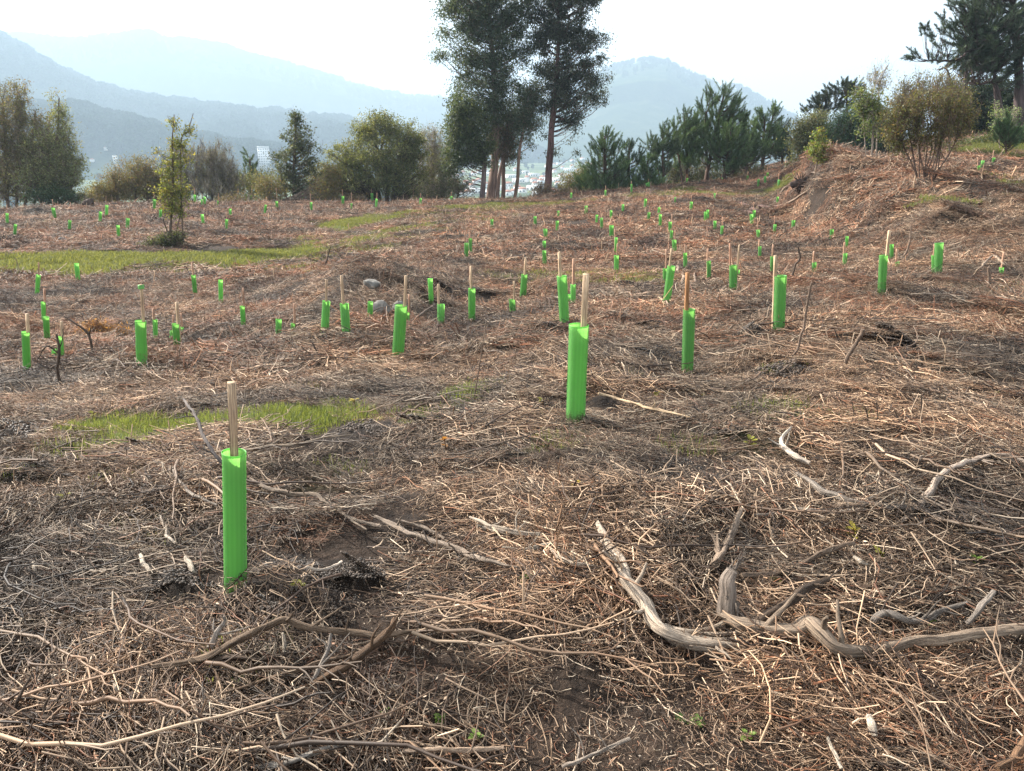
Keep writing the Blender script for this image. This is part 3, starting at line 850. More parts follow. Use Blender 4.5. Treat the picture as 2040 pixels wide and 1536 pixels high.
# crumbs of dark soil
def clod_mesh(seed, n, rad_):
    g_ = rng(seed); G = Geo()
    for q in range(n):
        s = float(np.exp(g_.uniform(math.log(.002), math.log(.009))))
        V, T_ = rock(int(g_.integers(1, 9999)), s * g_.uniform(.6, 1.9), s * g_.uniform(.5, 1.4), s * g_.uniform(.4, .9), 1)
        a = g_.uniform(0, 6.28); r_ = rad_ * math.sqrt(g_.uniform())
        G.add(V + (r_ * math.cos(a), r_ * math.sin(a), s * .4), None, T_, col=np.array((.045, .034, .025)) * g_.uniform(.4, 1.9))
    return G.mesh('soil_crumbs', M_LITTER, smooth_faces=False)
cm = [clod_mesh(500 + i, 420, .12) for i in range(4)]
x, y, g_ = spread(31, 1.2, 14, 60, .8)
sw_ = soil_shade_w(x, y); keep = g_.uniform(size=len(x)) < sw_ * .95 - .1
x, y = x[keep], y[keep]
P, nx, ny = on_ground(x, y)
scatter('soil_crumbs', cm, P, euler_from(nx, ny, np.ones(len(x)), g_.uniform(0, 6.28, len(x))), g_.uniform(.7, 1.3, len(x)) * np.clip(y / 4, .8, 1.5), g_.integers(0, 4, len(x)), 'dark loose crumbs of dug soil around the planting holes', 'soil')

# ------------------------------------------------------------------ woods on the hills
def wood_tree(seed, conifer):
    g_ = rng(seed); G = Geo()
    H = 1.0; n_ = 190
    t = g_.uniform(.12, 1, n_) ** .8
    if conifer: rad_ = .26 * (1.08 - t) + .02
    else: rad_ = .36 * np.sqrt(np.clip(1 - ((t - .58) / .44) ** 2, .02, 1)) * (.8 + .4 * vnoise(t * 5, t * 0, seed))
    a = g_.uniform(0, 2 * math.pi, n_); q = np.sqrt(g_.uniform(.25, 1, n_)) * rad_ * (1 + .25 * np.sin(a * 3 + seed + t * 9))
    c = np.stack((q * np.cos(a), q * np.sin(a), t), -1)
    s = g_.uniform(.07, .15, n_)
    e1 = g_.normal(size=(n_, 3)); e1 /= np.linalg.norm(e1, axis=1, keepdims=True)
    e2 = np.cross(e1, g_.normal(size=(n_, 3))); e2 /= np.linalg.norm(e2, axis=1, keepdims=True)
    V = np.stack((c - e1 * s[:, None], c - e2 * s[:, None] * .6, c + e1 * s[:, None], c + e2 * s[:, None] * .6), 1).reshape(-1, 3)
    col = np.array((.026, .046, .022)) * g_.uniform(.5, 1.6, (n_, 1))
    G.add(V, np.arange(n_ * 4).reshape(-1, 4), col=np.repeat(col, 4, 0))
    V, Qd = tubes(np.array([[(0, 0, -.05), (0, 0, .4), (.01, 0, .8)]]), np.array([[.02, .015, .008]]), 4); G.add(V, Qd, col=(.07, .05, .035))
    return G.mesh('wood_tree', M_FARLEAF)
wt = [wood_tree(600 + i, i < 2) for i in range(5)]
HP = [hit(px, py, far=True) for px, py in ((238, 322), (213, 292), (184, 322), (424, 257), (484, 300), (497, 306), (528, 338), (556, 338))]
def clear_of_houses(x, y):
    k = np.ones(len(x), bool)
    for p_ in HP:
        k &= ~((np.abs(x - p_[0]) < 16) & (y < p_[1] + 8) & (y > p_[1] - 90))
    return k
def woods(name, hname, seed, n_, t0, t1, h0, h1, label, umin=None, umax=None, ridge=.3, gap=.35):
    h = HILLS[hname]; g_ = rng(seed)
    u = g_.uniform(h['u'][0] if umin is None else umin, h['u'][-1] if umax is None else umax, n_)
    t = np.where(g_.uniform(size=n_) < ridge, g_.uniform(.93, 1.02, n_), g_.uniform(t0, t1, n_))
    y = h['D'] - h['front'] * (1 - t); x = u * y
    z = hill_z(h, x, y)
    keep = (fbm(x / 60, y / 60, seed, 3) > -gap) & (z > VALLEY - 2) & (z >= land_z(x, y) - .5)
    keep &= clear_of_houses(x, y)
    x, y, z = x[keep], y[keep], z[keep]
    n2 = len(x)
    rot = np.stack((g_.normal(0, .04, n2), g_.normal(0, .04, n2), g_.uniform(0, 6.28, n2)), -1)
    hh = g_.uniform(h0, h1, n2) * (1 + .35 * fbm(x / 40, y / 40, seed + 3, 3))
    scatter(name, wt, np.stack((x, y, z - .5), -1), rot, hh, np.where(g_.uniform(size=n2) < .35, g_.integers(0, 2, n2), g_.integers(2, 5, n2)), label, 'woodland')
woods('dark_ridge_wood', 'dark_forest_hill', 41, 5200, .25, 1.0, 15, 25, 'dark blue green wood on the nearest ridge beyond the field', umin=-.75, gap=.55)
woods('left_hill_wood', 'wooded_left_hill', 42, 8000, .2, 1.0, 20, 34, 'hazy wood covering the tall left hill', umin=-.75, gap=.5)
woods('middle_hill_wood', 'wooded_mid_hill', 43, 2600, .2, 1.0, 15, 26, 'hazy rounded wood on the middle hill behind the town', gap=.6)
woods('small_hill_wood', 'small_round_hill', 44, 700, .1, 1.0, 9, 14, 'hazy wood on the small hill seen between the tall trunks', gap=.8)
woods('far_range_wood', 'far_mountain_range', 45, 5000, .55, 1.0, 16, 30, 'faint trees along the crest of the far mountain range', umin=-.8, umax=.1, ridge=.5, gap=.3)
woods('right_mountain_wood', 'right_mountain', 46, 2500, .6, 1.0, 10, 18, 'faint trees on the right mountain', umin=-.05, umax=.5, ridge=.5, gap=.1)
# trees and hedges on the valley floor and the falling slope below the field
g_ = rng(47); n_ = 6500
y = np.sqrt(g_.uniform(190 ** 2, 1750 ** 2, n_)); x = g_.uniform(-.78, .8, n_) * y
z = land_z(x, y); ok = (z < VALLEY + 12) & (fbm(x / 110, y / 110, 91, 3) > .02)
ok &= clear_of_houses(x, y)
ok &= ~((x / y > -.62) & (x / y < -.50) & (y > 500) & (y < 900))
ok &= ~((x / y > -.10) & (x / y < .10) & (y > 650) & (g_.uniform(size=n_) < .8))
x, y, z = x[ok], y[ok], z[ok]
scatter('valley_woods', wt, np.stack((x, y, z - .4), -1), np.stack((0 * x, 0 * x, g_.uniform(0, 6.28, len(x))), -1), g_.uniform(6, 12, len(x)), g_.integers(0, 5, len(x)), 'scattered hazy trees and hedges on the valley floor', 'woodland')
# ------------------------------------------------------------------ tree guards: green plastic sleeve on a wooden stake
ORD = 'first second third fourth fifth sixth seventh eighth ninth tenth eleventh twelfth thirteenth fourteenth fifteenth sixteenth seventeenth eighteenth nineteenth twentieth twenty-first twenty-second twenty-third twenty-fourth twenty-fifth twenty-sixth'.split()
ZONE = {
 'L': 'on the brown strip at far left', 'LC': 'on the far crest below bare shrubs', 'RC': 'on the far crest below round tree',
 'EU': 'along the top edge before the pines', 'CF': 'on the far field right of track', 'RF': 'on the far field before the bank',
 'ML': 'below the green track at left', 'MC': 'in the middle of the field', 'MR': 'right of centre on brown mulch', 'RR': 'at the foot of the bank', 'TP': 'on top of the right bank',
}
# base x, base y, top x, top y, width (photograph pixels), stake top or None, zone, own label or None
G_ = [
 (469, 1170, 466, 902, 46, (461, 762), '', 'tall green tree guard with square stake, nearest of all, beside dark dug soil'),
 (1146, 835, 1153, 648, 39, (1168, 546), '', 'large green tree guard with pale stake at its right rim, second nearest'),
 (1369, 741, 1373, 617, 24, (1370, 543), '', 'green tree guard with brown weathered stake, right of the second nearest guard'),
 (1551, 659, 1555, 550, 24, (1545, 509), '', 'green tree guard whose pale stake stands at its left rim, beside dark heap'),
 (792, 716, 799, 609, 24, (809, 549), '', 'green tree guard leaning right with thick stake, in front of the pale boulder'),
 (283, 732, 280, 640, 22, (281, 567), '', 'dark green tree guard whose stake carries a small green cap, on the left'),
 (54, 740, 53, 661, 15, (54, 625), '', 'narrow green tree guard nearest the left edge of the photo'),
 (1125, 651, 1119, 550, 20, (1114, 502), '', 'tall dark green tree guard leaning left just behind the second nearest guard'),
 (1327, 607, 1337, 530, 16, (1338, 495), '', 'tall green tree guard leaning right over a tangle of bare branches'),
 (1756, 587, 1761, 509, 17, (1772, 459), '', 'green tree guard leaning right with stout stake below the bank'),
 (1868, 543, 1872, 485, 17, None, '', 'broad green tree guard with hardly visible stake at the bank foot'),
 (1460, 581, 1461, 529, 16, (1473, 488), '', 'broad green tree guard with two stakes behind, right of the leaning one'),
 (646, 670, 649, 601, 16, (650, 557), '', 'left one of the two upright green tree guards left of the boulders'),
 (690, 671, 685, 606, 18, (680, 549), '', 'right one of the two upright green tree guards left of the boulders'),
 (354, 701, 350, 645, 14, (352, 602), '', 'green tree guard in front of its broken neighbours, right of the capped stake'),
 (13+2, 447, 13, 425, 6, (13, 408), 'L', None), (29, 471, 31, 447, 6, None, 'L', None), (110, 436, 106, 414, 7, (104, 397), 'L', None), (46, 403, 46, 390, 4, (46, 376), 'L', None),
 (138, 460, 139, 439, 6, (138, 422), 'L', None), (199, 443, 200, 422, 6, None, 'L', None), (212, 432, 213, 409, 6, (211, 390), 'L', None), (237, 475, 235, 449, 7, None, 'L', None),
 (254, 456, 254, 435, 7, (253, 416), 'L', None), (308, 418, 307, 397, 6, (306, 382), 'L', None), (319, 436, 320, 417, 6, (323, 403), 'L', None),
 (388, 406, 388, 388, 5, (387, 374), 'LC', None), (402, 410, 402, 397, 4, (402, 386), 'LC', None), (408, 409, 408, 392, 5, None, 'LC', None), (434, 413, 434, 400, 3, (435, 385), 'LC', None),
 (473, 405, 473, 390, 4, (474, 376), 'LC', None), (490, 405, 490, 388, 5, (488, 376), 'LC', None), (500, 404, 500, 388, 5, (501, 370), 'LC', None), (459, 433, 458, 416, 5, None, 'LC', None),
 (405, 447, 403, 427, 6, None, 'LC', None), (451, 459, 451, 437, 6, (451, 422), 'LC', None), (527, 427, 529, 408, 5, (531, 392), 'LC', None), (552, 416, 551, 401, 6, (550, 374), 'LC', None),
 (603, 398, 604, 383, 5, (604, 375), 'LC', None),
 (620, 420, 620, 403, 5, (618, 385), 'RC', None), (683, 409, 683, 391, 6, (682, 378), 'RC', None), (700, 418, 700, 405, 4, (700, 384), 'RC', None), (741, 403, 741, 385, 6, (740, 376), 'RC', None),
 (749, 415, 750, 396, 5, (751, 384), 'RC', None), (824, 400, 824, 394, 3, (823, 376), 'RC', None), (837, 410, 838, 395, 5, (838, 385), 'RC', None), (899, 400, 899, 391, 5, (899, 382), 'RC', None),
 (74, 586, 76, 548, 9, (77, 523), 'ML', None), (156, 562, 152, 525, 9, None, 'ML', None), (389, 586, 386, 548, 9, (382, 523), 'ML', None), (440, 602, 439, 558, 9, None, 'ML', None),
 (485, 651, 483, 610, 10, (484, 574), 'ML', None), (88, 644, 86, 602, 9, (88, 575), 'ML', None), (94, 675, 93, 631, 12, None, 'ML', None), (123, 718, 120, 671, 12, (122, 640), 'ML', None),
 (310, 681, 309, 637, 9, (305, 615), 'ML', None), (363, 668, 361, 652, 8, (360, 625), 'ML', None), (341, 680, 343, 660, 9, (345, 628), 'ML', None), (107, 718, 110, 697, 10, None, 'ML', None),
 (555, 665, 554, 637, 12, None, 'MC', None), (584, 669, 584, 645, 10, (586, 605), 'MC', None), (737, 638, 738, 601, 9, None, 'MC', None), (811, 642, 811, 622, 9, (815, 587), 'MC', None),
 (859, 602, 857, 555, 10, None, 'MC', None), (878, 643, 878, 607, 15, (873, 566), 'MC', None), (940, 639, 940, 574, 14, (938, 530), 'MC', None), (929, 516, 929, 484, 8, (926, 463), 'MC', None),
 (937, 507, 937, 475, 7, (935, 462), 'MC', None), (1022, 628, 1020, 597, 13, (1024, 560), 'MC', None), (1041, 595, 1045, 547, 13, (1047, 515), 'MC', None),
 (980, 457, 980, 437, 6, (979, 425), 'CF', None), (1066, 452, 1066, 431, 6, (1066, 418), 'CF', None), (1110, 463, 1110, 440, 6, None, 'CF', None), (1112, 433, 1112, 420, 5, None, 'CF', None),
 (1085, 530, 1084, 499, 8, None, 'CF', None), (1085, 499, 1084, 480, 7, None, 'CF', None), (1088, 482, 1086, 456, 8, None, 'CF', None), (1167, 428, 1168, 410, 6, (1170, 397), 'CF', None),
 (1188, 447, 1189, 428, 5, None, 'CF', None), (1199, 457, 1198, 434, 6, (1197, 420), 'CF', None), (1217, 438, 1217, 419, 5, (1218, 398), 'CF', None), (1218, 473, 1218, 449, 9, None, 'CF', None),
 (1226, 508, 1227, 473, 6, (1225, 456), 'CF', None), (1228, 540, 1228, 509, 10, (1230, 486), 'CF', None), (1241, 425, 1241, 407, 5, (1242, 395), 'CF', None),
 (1285, 415, 1286, 396, 6, (1289, 375), 'RF', None), (1292, 442, 1293, 423, 6, (1294, 410), 'RF', None), (1312, 430, 1313, 413, 5, None, 'RF', None), (1315, 451, 1315, 427, 6, None, 'RF', None),
 (1335, 464, 1335, 442, 7, (1339, 426), 'RF', None), (1337, 484, 1338, 459, 6, (1340, 439), 'RF', None), (1344, 506, 1343, 478, 9, (1345, 459), 'RF', None), (1365, 536, 1365, 504, 8, (1365, 487), 'RF', None),
 (1376, 420, 1377, 402, 6, (1378, 388), 'RF', None), (1405, 444, 1405, 422, 6, None, 'RF', None), (1410, 437, 1410, 418, 5, None, 'RF', None), (1424, 461, 1424, 440, 6, (1425, 422), 'RF', None),
 (1437, 473, 1439, 450, 6, (1440, 432), 'RF', None), (1498, 453, 1497, 427, 7, None, 'RF', None), (1502, 441, 1502, 419, 6, (1502, 402), 'RF', None), (1511, 478, 1510, 458, 7, (1510, 435), 'RF', None),
 (1513, 516, 1514, 491, 7, (1513, 478), 'RF', None), (1542, 469, 1544, 447, 6, (1544, 429), 'RF', None), (1579, 460, 1581, 439, 7, (1583, 409), 'RF', None), (1549, 404, 1549, 392, 5, (1550, 381), 'RF', None),
 (1138, 398, 1138, 384, 4, (1138, 375), 'EU', None), (1206, 392, 1206, 379, 4, (1207, 370), 'EU', None), (1258, 385, 1258, 367, 4, (1258, 361), 'EU', None), (1288, 376, 1288, 365, 4, None, 'EU', None),
 (1293, 376, 1292, 363, 4, (1292, 356), 'EU', None), (1323, 371, 1323, 361, 4, None, 'EU', None), (1369, 368, 1369, 355, 4, (1369, 347), 'EU', None), (1438, 363, 1438, 354, 4, (1438, 346), 'EU', None),
 (1345, 406, 1345, 393, 4, (1345, 379), 'EU', None), (1424, 400, 1424, 385, 4, (1424, 371), 'EU', None), (1488, 359, 1490, 350, 4, (1491, 342), 'EU', None), (1510, 372, 1511, 357, 5, (1512, 347), 'EU', None),
 (1524, 367, 1524, 351, 5, (1524, 340), 'EU', None), (1529, 354, 1529, 344, 4, (1529, 333), 'EU', None), (1551, 375, 1552, 358, 5, (1552, 345), 'EU', None),
 (1141, 614, 1142, 567, 11, (1143, 515), 'MR', None), (1133, 613, 1133, 587, 6, None, 'MR', None), (1325, 563, 1325, 535, 9, (1328, 496), 'MR', None), (1412, 556, 1412, 520, 9, (1410, 495), 'MR', None),
 (1469, 556, 1470, 538, 8, (1454, 485), 'MR', None), (1538, 548, 1539, 511, 9, (1540, 487), 'MR', None),
 (1621, 548, 1622, 523, 9, (1622, 500), 'RR', None), (1656, 480, 1657, 457, 8, (1657, 441), 'RR', None), (1686, 496, 1687, 471, 6, None, 'RR', None), (1682, 529, 1684, 505, 9, (1683, 482), 'RR', None),
 (1776, 513, 1777, 487, 8, None, 'RR', None), (1788, 535, 1788, 522, 9, (1787, 496), 'RR', None), (1860, 542, 1860, 509, 7, (1862, 487), 'RR', None), (1995, 547, 1995, 533, 8, (2000, 503), 'RR', None),
 (1955, 340, 1958, 320, 6, (1959, 308), 'TP', None), (1950, 346, 1950, 330, 6, (1948, 313), 'TP', None), (1977, 332, 1980, 314, 6, (1980, 299), 'TP', None),
]
def cyl_frame(ax):
    ax = ax / np.linalg.norm(ax)
    e1 = np.cross(ax, (0, 1, 0)); e1 /= np.linalg.norm(e1)
    e2 = np.cross(e1, ax)
    return ax, e1, -e2 if e2[1] > 0 else e2
def make_guard(e, seed):
    xb, yb, xt, yt, w, stake, zone, label = e
    g_ = rng(9000 + seed)
    p = hit(xb, yb, .02)
    p = hit(xb, yb, float(np.interp(p[1], (2, 6, 10, 20, 40), (.012, .03, .045, .055, .06))))
    depth = p[1] * CP - (p[2] - CAM_Z) * SP
    top = world_at(xt, yt, p[1])
    lean = g_.normal(0, .04) if w < 20 else 0
    top[1] += lean * (top[2] - p[2])
    H = np.linalg.norm(top - p)
    rad_ = min(max(w / 2 / F * depth * .93, .032), .08)
    base = p - (top - p) / H * .10
    root = empty('tree_guard', tuple(p), label, 'tree guard', 'green tree guards on stakes over the cleared field')
    ax = top - base; L = np.linalg.norm(ax); ax, e1, e2 = cyl_frame(ax)
    big = w >= 12
    sides = 28 if w > 30 else (18 if big else 10)
    nr_ = 26 if w > 30 else (12 if big else 4)
    G = Geo()
    a = np.linspace(0, 2 * math.pi, sides, endpoint=False)
    tt = np.linspace(0, 1, nr_)
    ov = g_.uniform(.9, 1.0)
    wob = (1 + .015 * np.sin(tt * 7 + seed) + (.02 * g_.normal(size=nr_) * (w < 30)))
    rr_ = rad_ * wob
    rr_[-1] *= 1.045
    V = base - p + ax * (tt * L)[:, None, None] + rr_[:, None, None] * (np.cos(a)[None, :, None] * e1 + ov * np.sin(a)[None, :, None] * e2) * (1 + .003 * np.cos(a * 5 + seed) + (.075 * (tt < .97))[:, None] * (np.abs(a - math.pi) < 1e-6))[..., None]
    # tube mouth is cut level, wall 1.5 mm thick with a rolled lip
    rows = [V[i] for i in range(nr_)]
    lip_r = rad_ * 1.045
    lip = max(.0025, rad_ * .05)
    rows.append(base - p + ax * (L + lip) + (lip_r + lip * .3) * (np.cos(a)[:, None] * e1 + ov * np.sin(a)[:, None] * e2))
    rows.append(base - p + ax * (L + lip * .8) + (lip_r - lip * .6) * (np.cos(a)[:, None] * e1 + ov * np.sin(a)[:, None] * e2))
    rows.append(base - p + ax * (L - lip * 1.5) + (lip_r - lip * .9) * (np.cos(a)[:, None] * e1 + ov * np.sin(a)[:, None] * e2))
    V = np.concatenate(rows)
    nrow = len(rows)
    i_, j_ = np.meshgrid(np.arange(nrow - 1), np.arange(sides), indexing='ij'); j2_ = (j_ + 1) % sides
    Q = np.stack((i_ * sides + j_, i_ * sides + j2_, (i_ + 1) * sides + j2_, (i_ + 1) * sides + j_), -1).reshape(-1, 4)
    uv = np.stack((np.tile(a, nrow) / (2 * math.pi) * 6, np.repeat(np.arange(nrow) / nrow * L * 3, sides), np.zeros(nrow * sides)), -1)
    shade = g_.uniform(.8, 1.2)
    cl_ = np.ones((len(V), 3)) * shade; cl_[np.tile(np.abs(a - math.pi) < 1e-6, nrow)] *= 1.5; cl_[(nr_ - 1) * sides:] *= 1.35  # left fold lightened in colour as a sunlit edge; lip paler
    G.add(V, Q, col=cl_, uvw=uv)
    G.build('sleeve', M_PLASTIC, root)
    if big:      # the perforated seam down the right side, and the strip it is torn along
        S = Geo()
        step = .011 if w > 30 else .02
        k = int(L * .93 / step)
        s0 = rad_ * 1.0
        for q in range(k):
            c_ = base - p + ax * (.06 + q * step) + e1 * s0
            if g_.uniform() < .12: continue
            h_, w_ = step * .28, rad_ * .05 * g_.uniform(.7, 1.3)
            B = [c_ + ax * sz * h_ + e1 * sx + e2 * sy * .0015 for sz in (-1, 1) for sx in (-.002, w_) for sy in (-1, 1)]
            S.add(B, [(0, 1, 3, 2), (4, 6, 7, 5), (0, 2, 6, 4), (1, 5, 7, 3), (2, 3, 7, 6), (0, 4, 5, 1)], col=(1.6, 1.3, 1.6), uvw=np.zeros((8, 3)))
        q0, q1 = base - p + ax * .055 + e1 * s0, base - p + ax * L * .985 + e1 * s0
        B = [c_ + e1 * sx + e2 * sy * .002 for c_ in (q0, q1) for sx in (-.003, .0012) for sy in (-1, 1)]
        S.add(B, [(0, 1, 3, 2), (4, 6, 7, 5), (0, 2, 6, 4), (1, 5, 7, 3), (2, 3, 7, 6), (0, 4, 5, 1)], col=(1.5, 1.3, 1.5), uvw=np.zeros((8, 3)))
        S.build('seam', M_PLASTIC, root, smooth_faces=False)
    if w > 30:   # raised bumps where the plastic was punched, on the shaded left flank
        S = Geo()
        z0, z1 = (.05, .9) if xb < 1000 else (.05, .55)
        for q in range(260):
            an = g_.uniform(math.pi * .84, math.pi * 1.2); t_ = round(g_.uniform(z0, z1) * 90) / 90 * L
            c_ = base - p + ax * t_ + (rad_ * 1.0) * (math.cos(an) * e1 + ov * math.sin(an) * e2)
            nn_ = math.cos(an) * e1 + math.sin(an) * e2; tn = np.cross(ax, nn_)
            B = [c_ + ax * .0028, c_ + tn * .0022, c_ - ax * .0028, c_ - tn * .0022, c_ + nn_ * .0026]
            S.add(B, None, [(0, 1, 4), (1, 2, 4), (2, 3, 4), (3, 0, 4)], col=(1.7, 1.5, 1.8), uvw=np.zeros((5, 3)))
        S.build('embossed_dots', M_PLASTIC, root)
    if stake:
        st = world_at(stake[0], stake[1], p[1] + rad_ * .35)
        sb = p.copy(); sb[1] += rad_ * .3
        off = np.clip((st[0] - top[0]) * .7, -rad_ * .62, rad_ * .62)
        if label and 'left rim' in label: off = -rad_ * .75
        sb[0] += off
        sb[2] -= .06
        sw_ = .0135 if big else .0125
        if xb == 1146: sw_ = .0175
        if w < 7: sw_ = max(.010, .55 / F * depth * .9)
        stake_geo(sb - p, st - p, sw_, seed, (.30, .155, .07) if xb == 1369 else ((.46, .34, .225) if big else (.40, .25, .17))).build('stake', M_STAKE, root, smooth_faces=False)
        if xb == 1460:
            s2 = world_at(1454, 486, p[1] + .03)
            stake_geo(np.array((-rad_ * .5, .02, -.05)), s2 - p, .009, seed + 5, (.35, .2, .13)).build('stake', M_STAKE, root, smooth_faces=False)
        if xb == 283:
            c_ = Geo(); ca = world_at(281, 571, p[1] + rad_ * .35) - p
            an = np.linspace(0, 2 * math.pi, 12, endpoint=False)
            V = [ca + np.array((.03 * math.cos(t_), .03 * math.sin(t_), z_)) for z_ in (-.022, .018) for t_ in an]
            V.append(ca + np.array((0, 0, .02)))
            c_.add(V, [(i, (i + 1) % 12, 12 + (i + 1) % 12, 12 + i) for i in range(12)], [(12 + i, 12 + (i + 1) % 12, 24) for i in range(12)], col=(1.2, 1.2, 1.2))
            c_.build('cap', M_PLASTIC, root)
    return root, stake is not None
def stake_geo(a, b, hw, seed, col):
    g_ = rng(seed + 77)
    a, b = np.asarray(a, float), np.asarray(b, float)
    ax, e1, e2 = cyl_frame(b - a)
    tw = g_.uniform(-.5, .5)
    e1, e2 = e1 * math.cos(tw) + e2 * math.sin(tw), -e1 * math.sin(tw) + e2 * math.cos(tw)
    G = Geo(); L = np.linalg.norm(b - a); nn_ = 9
    V, U = [], []
    for i in range(nn_):
        t_ = i / (nn_ - 1)
        c_ = a + (b - a) * t_ + e1 * g_.normal(0, hw * .05)
        h_ = hw * (1 + g_.normal(0, .02))
        for sx, sy in ((-1, -1), (1, -1), (1, 1), (-1, 1)):
            V.append(c_ + e1 * sx * h_ + e2 * sy * h_ * .92); U.append((sx * .8, sy * .8, t_ * L * 1.2 + seed))
    T_ = [(nn_ * 4 - 4, nn_ * 4 - 3, nn_ * 4 - 2, nn_ * 4 - 1)]
    Qs = [(i * 4 + j, i * 4 + (j + 1) % 4, i * 4 + 4 + (j + 1) % 4, i * 4 + 4 + j) for i in range(nn_ - 1) for j in range(4)]
    G.add(V, Qs + T_, col=np.array(col) * g_.uniform(.88, 1.12), uvw=np.array(U))
    return G
zones = {}
for i, e in enumerate(G_):
    root, has = make_guard(e, i)
    if e[6]: zones.setdefault(e[6], []).append((e[0], root, has, e[2] - e[0]))
for z_, L_ in zones.items():
    L_.sort(key=lambda t: t[0])
    for k, (_, root, has, ln) in enumerate(L_):
        root['label'] = 'green tree guard %s, %s from left %s' % ('with stake' if has else 'without stake', ORD[k], ZONE[z_])
# the one that fell over
a, b = hit(78, 448), hit(103, 443)
root = empty('tree_guard', tuple(a), 'green tree guard lying flat on the brown strip at far left', 'tree guard', 'green tree guards on stakes over the cleared field')
G = Geo(); V, Q = tubes(np.array([[(0, 0, .06), (b - a) * .5 + (0, 0, .07), (b - a) + (0, 0, .09)]]), np.full((1, 3), .06), 12)
G.add(V, Q, col=(1.3, 1.2, 1.3), uvw=V); G.build('sleeve', M_PLASTIC, root)

# ------------------------------------------------------------------ dead branches, each its own thing
def px_m(wpx, p): return wpx / F * (p[1] * CP - (p[2] - CAM_Z) * SP)
def branch_geo(P, Rd, col, seed, sides=14, rough=.2, origin=None, m=14, frayed=0, wob=.9):
    """bark-ridged branch along P (k,3) with radii Rd; frayed adds torn splinters at both ends"""
    g_ = rng(seed); P = np.asarray(P, float); Rd = np.asarray(Rd, float)
    C_ = catmull(P, m)
    rr_ = np.interp(np.linspace(0, len(P) - 1, len(C_)), np.arange(len(P)), Rd)
    L = np.concatenate(([0], np.cumsum(np.linalg.norm(np.diff(C_, axis=0), axis=1))))
    C_ = C_ + (np.stack([fbm(L / (rr_.mean() * 9) + k * 31, L * 0 + seed, seed, 3) for k in range(3)], -1) * rr_[:, None] * wob)
    V, Q = tubes(C_[None], rr_[None], sides)
    a = np.tile(np.arange(sides) * 2 * math.pi / sides, len(C_)); l = np.repeat(L, sides)
    s_ = rr_.mean()
    bump_ = fbm(np.cos(a) * 1.6 + 5, l / (s_ * 7) + np.sin(a) * 1.6, seed + 3, 3) + .7 * np.sin(a * 3 + l / (s_ * 9) + seed) * .5
    ctr = np.repeat(C_, sides, 0)
    bump_ = bump_ - 1.1 * np.clip(fbm(np.cos(a) * 3.1 + 9, l / (s_ * 22) + np.sin(a) * 3.1, seed + 5, 3) * 3 - .6, 0, 1) * (sides > 7)
    V = ctr + (V - ctr) * (1 + rough * 1.6 * bump_)[:, None]
    G = Geo()
    c = np.asarray(col, float) * (1 + .35 * fbm(l / (s_ * 14), a * 0 + seed, seed + 9, 2))[:, None]
    uv = np.stack((np.cos(a) * .9, np.sin(a) * .9, l / s_ * .045 + seed), -1)
    nC = len(C_)
    G.add(V, Q, col=c, uvw=uv)
    for end, row in ((C_[0], 0), (C_[-1], nC - 1)):
        d_ = (C_[0] - C_[1]) if row == 0 else (C_[-1] - C_[-2]); d_ = d_ / (np.linalg.norm(d_) + 1e-9)
        ring = V[row * sides:(row + 1) * sides]
        G.add(np.vstack((ring, end + d_ * rr_[row] * .35)), None, [(i, (i + 1) % sides, sides) for i in range(sides)], col=np.asarray(col) * 1.25, uvw=np.vstack((uv[:sides], (0, 0, 0))))
    for q in range(frayed):
        which = q % 2
        e_, d_ = (C_[-1], C_[-1] - C_[-2]) if which else (C_[0], C_[0] - C_[1]); d_ = d_ / (np.linalg.norm(d_) + 1e-9)
        r_ = rr_[-1] if which else rr_[0]
        s0 = e_ - d_ * r_ * 2 + g_.normal(0, r_ * .5, 3); ln = r_ * g_.uniform(3, 7)
        pp = np.array([s0, s0 + d_ * ln * .5 + g_.normal(0, r_ * .2, 3), s0 + d_ * ln + g_.normal(0, r_ * .7, 3)])
        V2, Q2 = tubes(pp[None], np.array([[r_ * .3, r_ * .2, r_ * .04]]), 4)
        G.add(V2, Q2, col=np.asarray(col) * g_.uniform(.8, 1.3), uvw=V2 * 30)
    return G
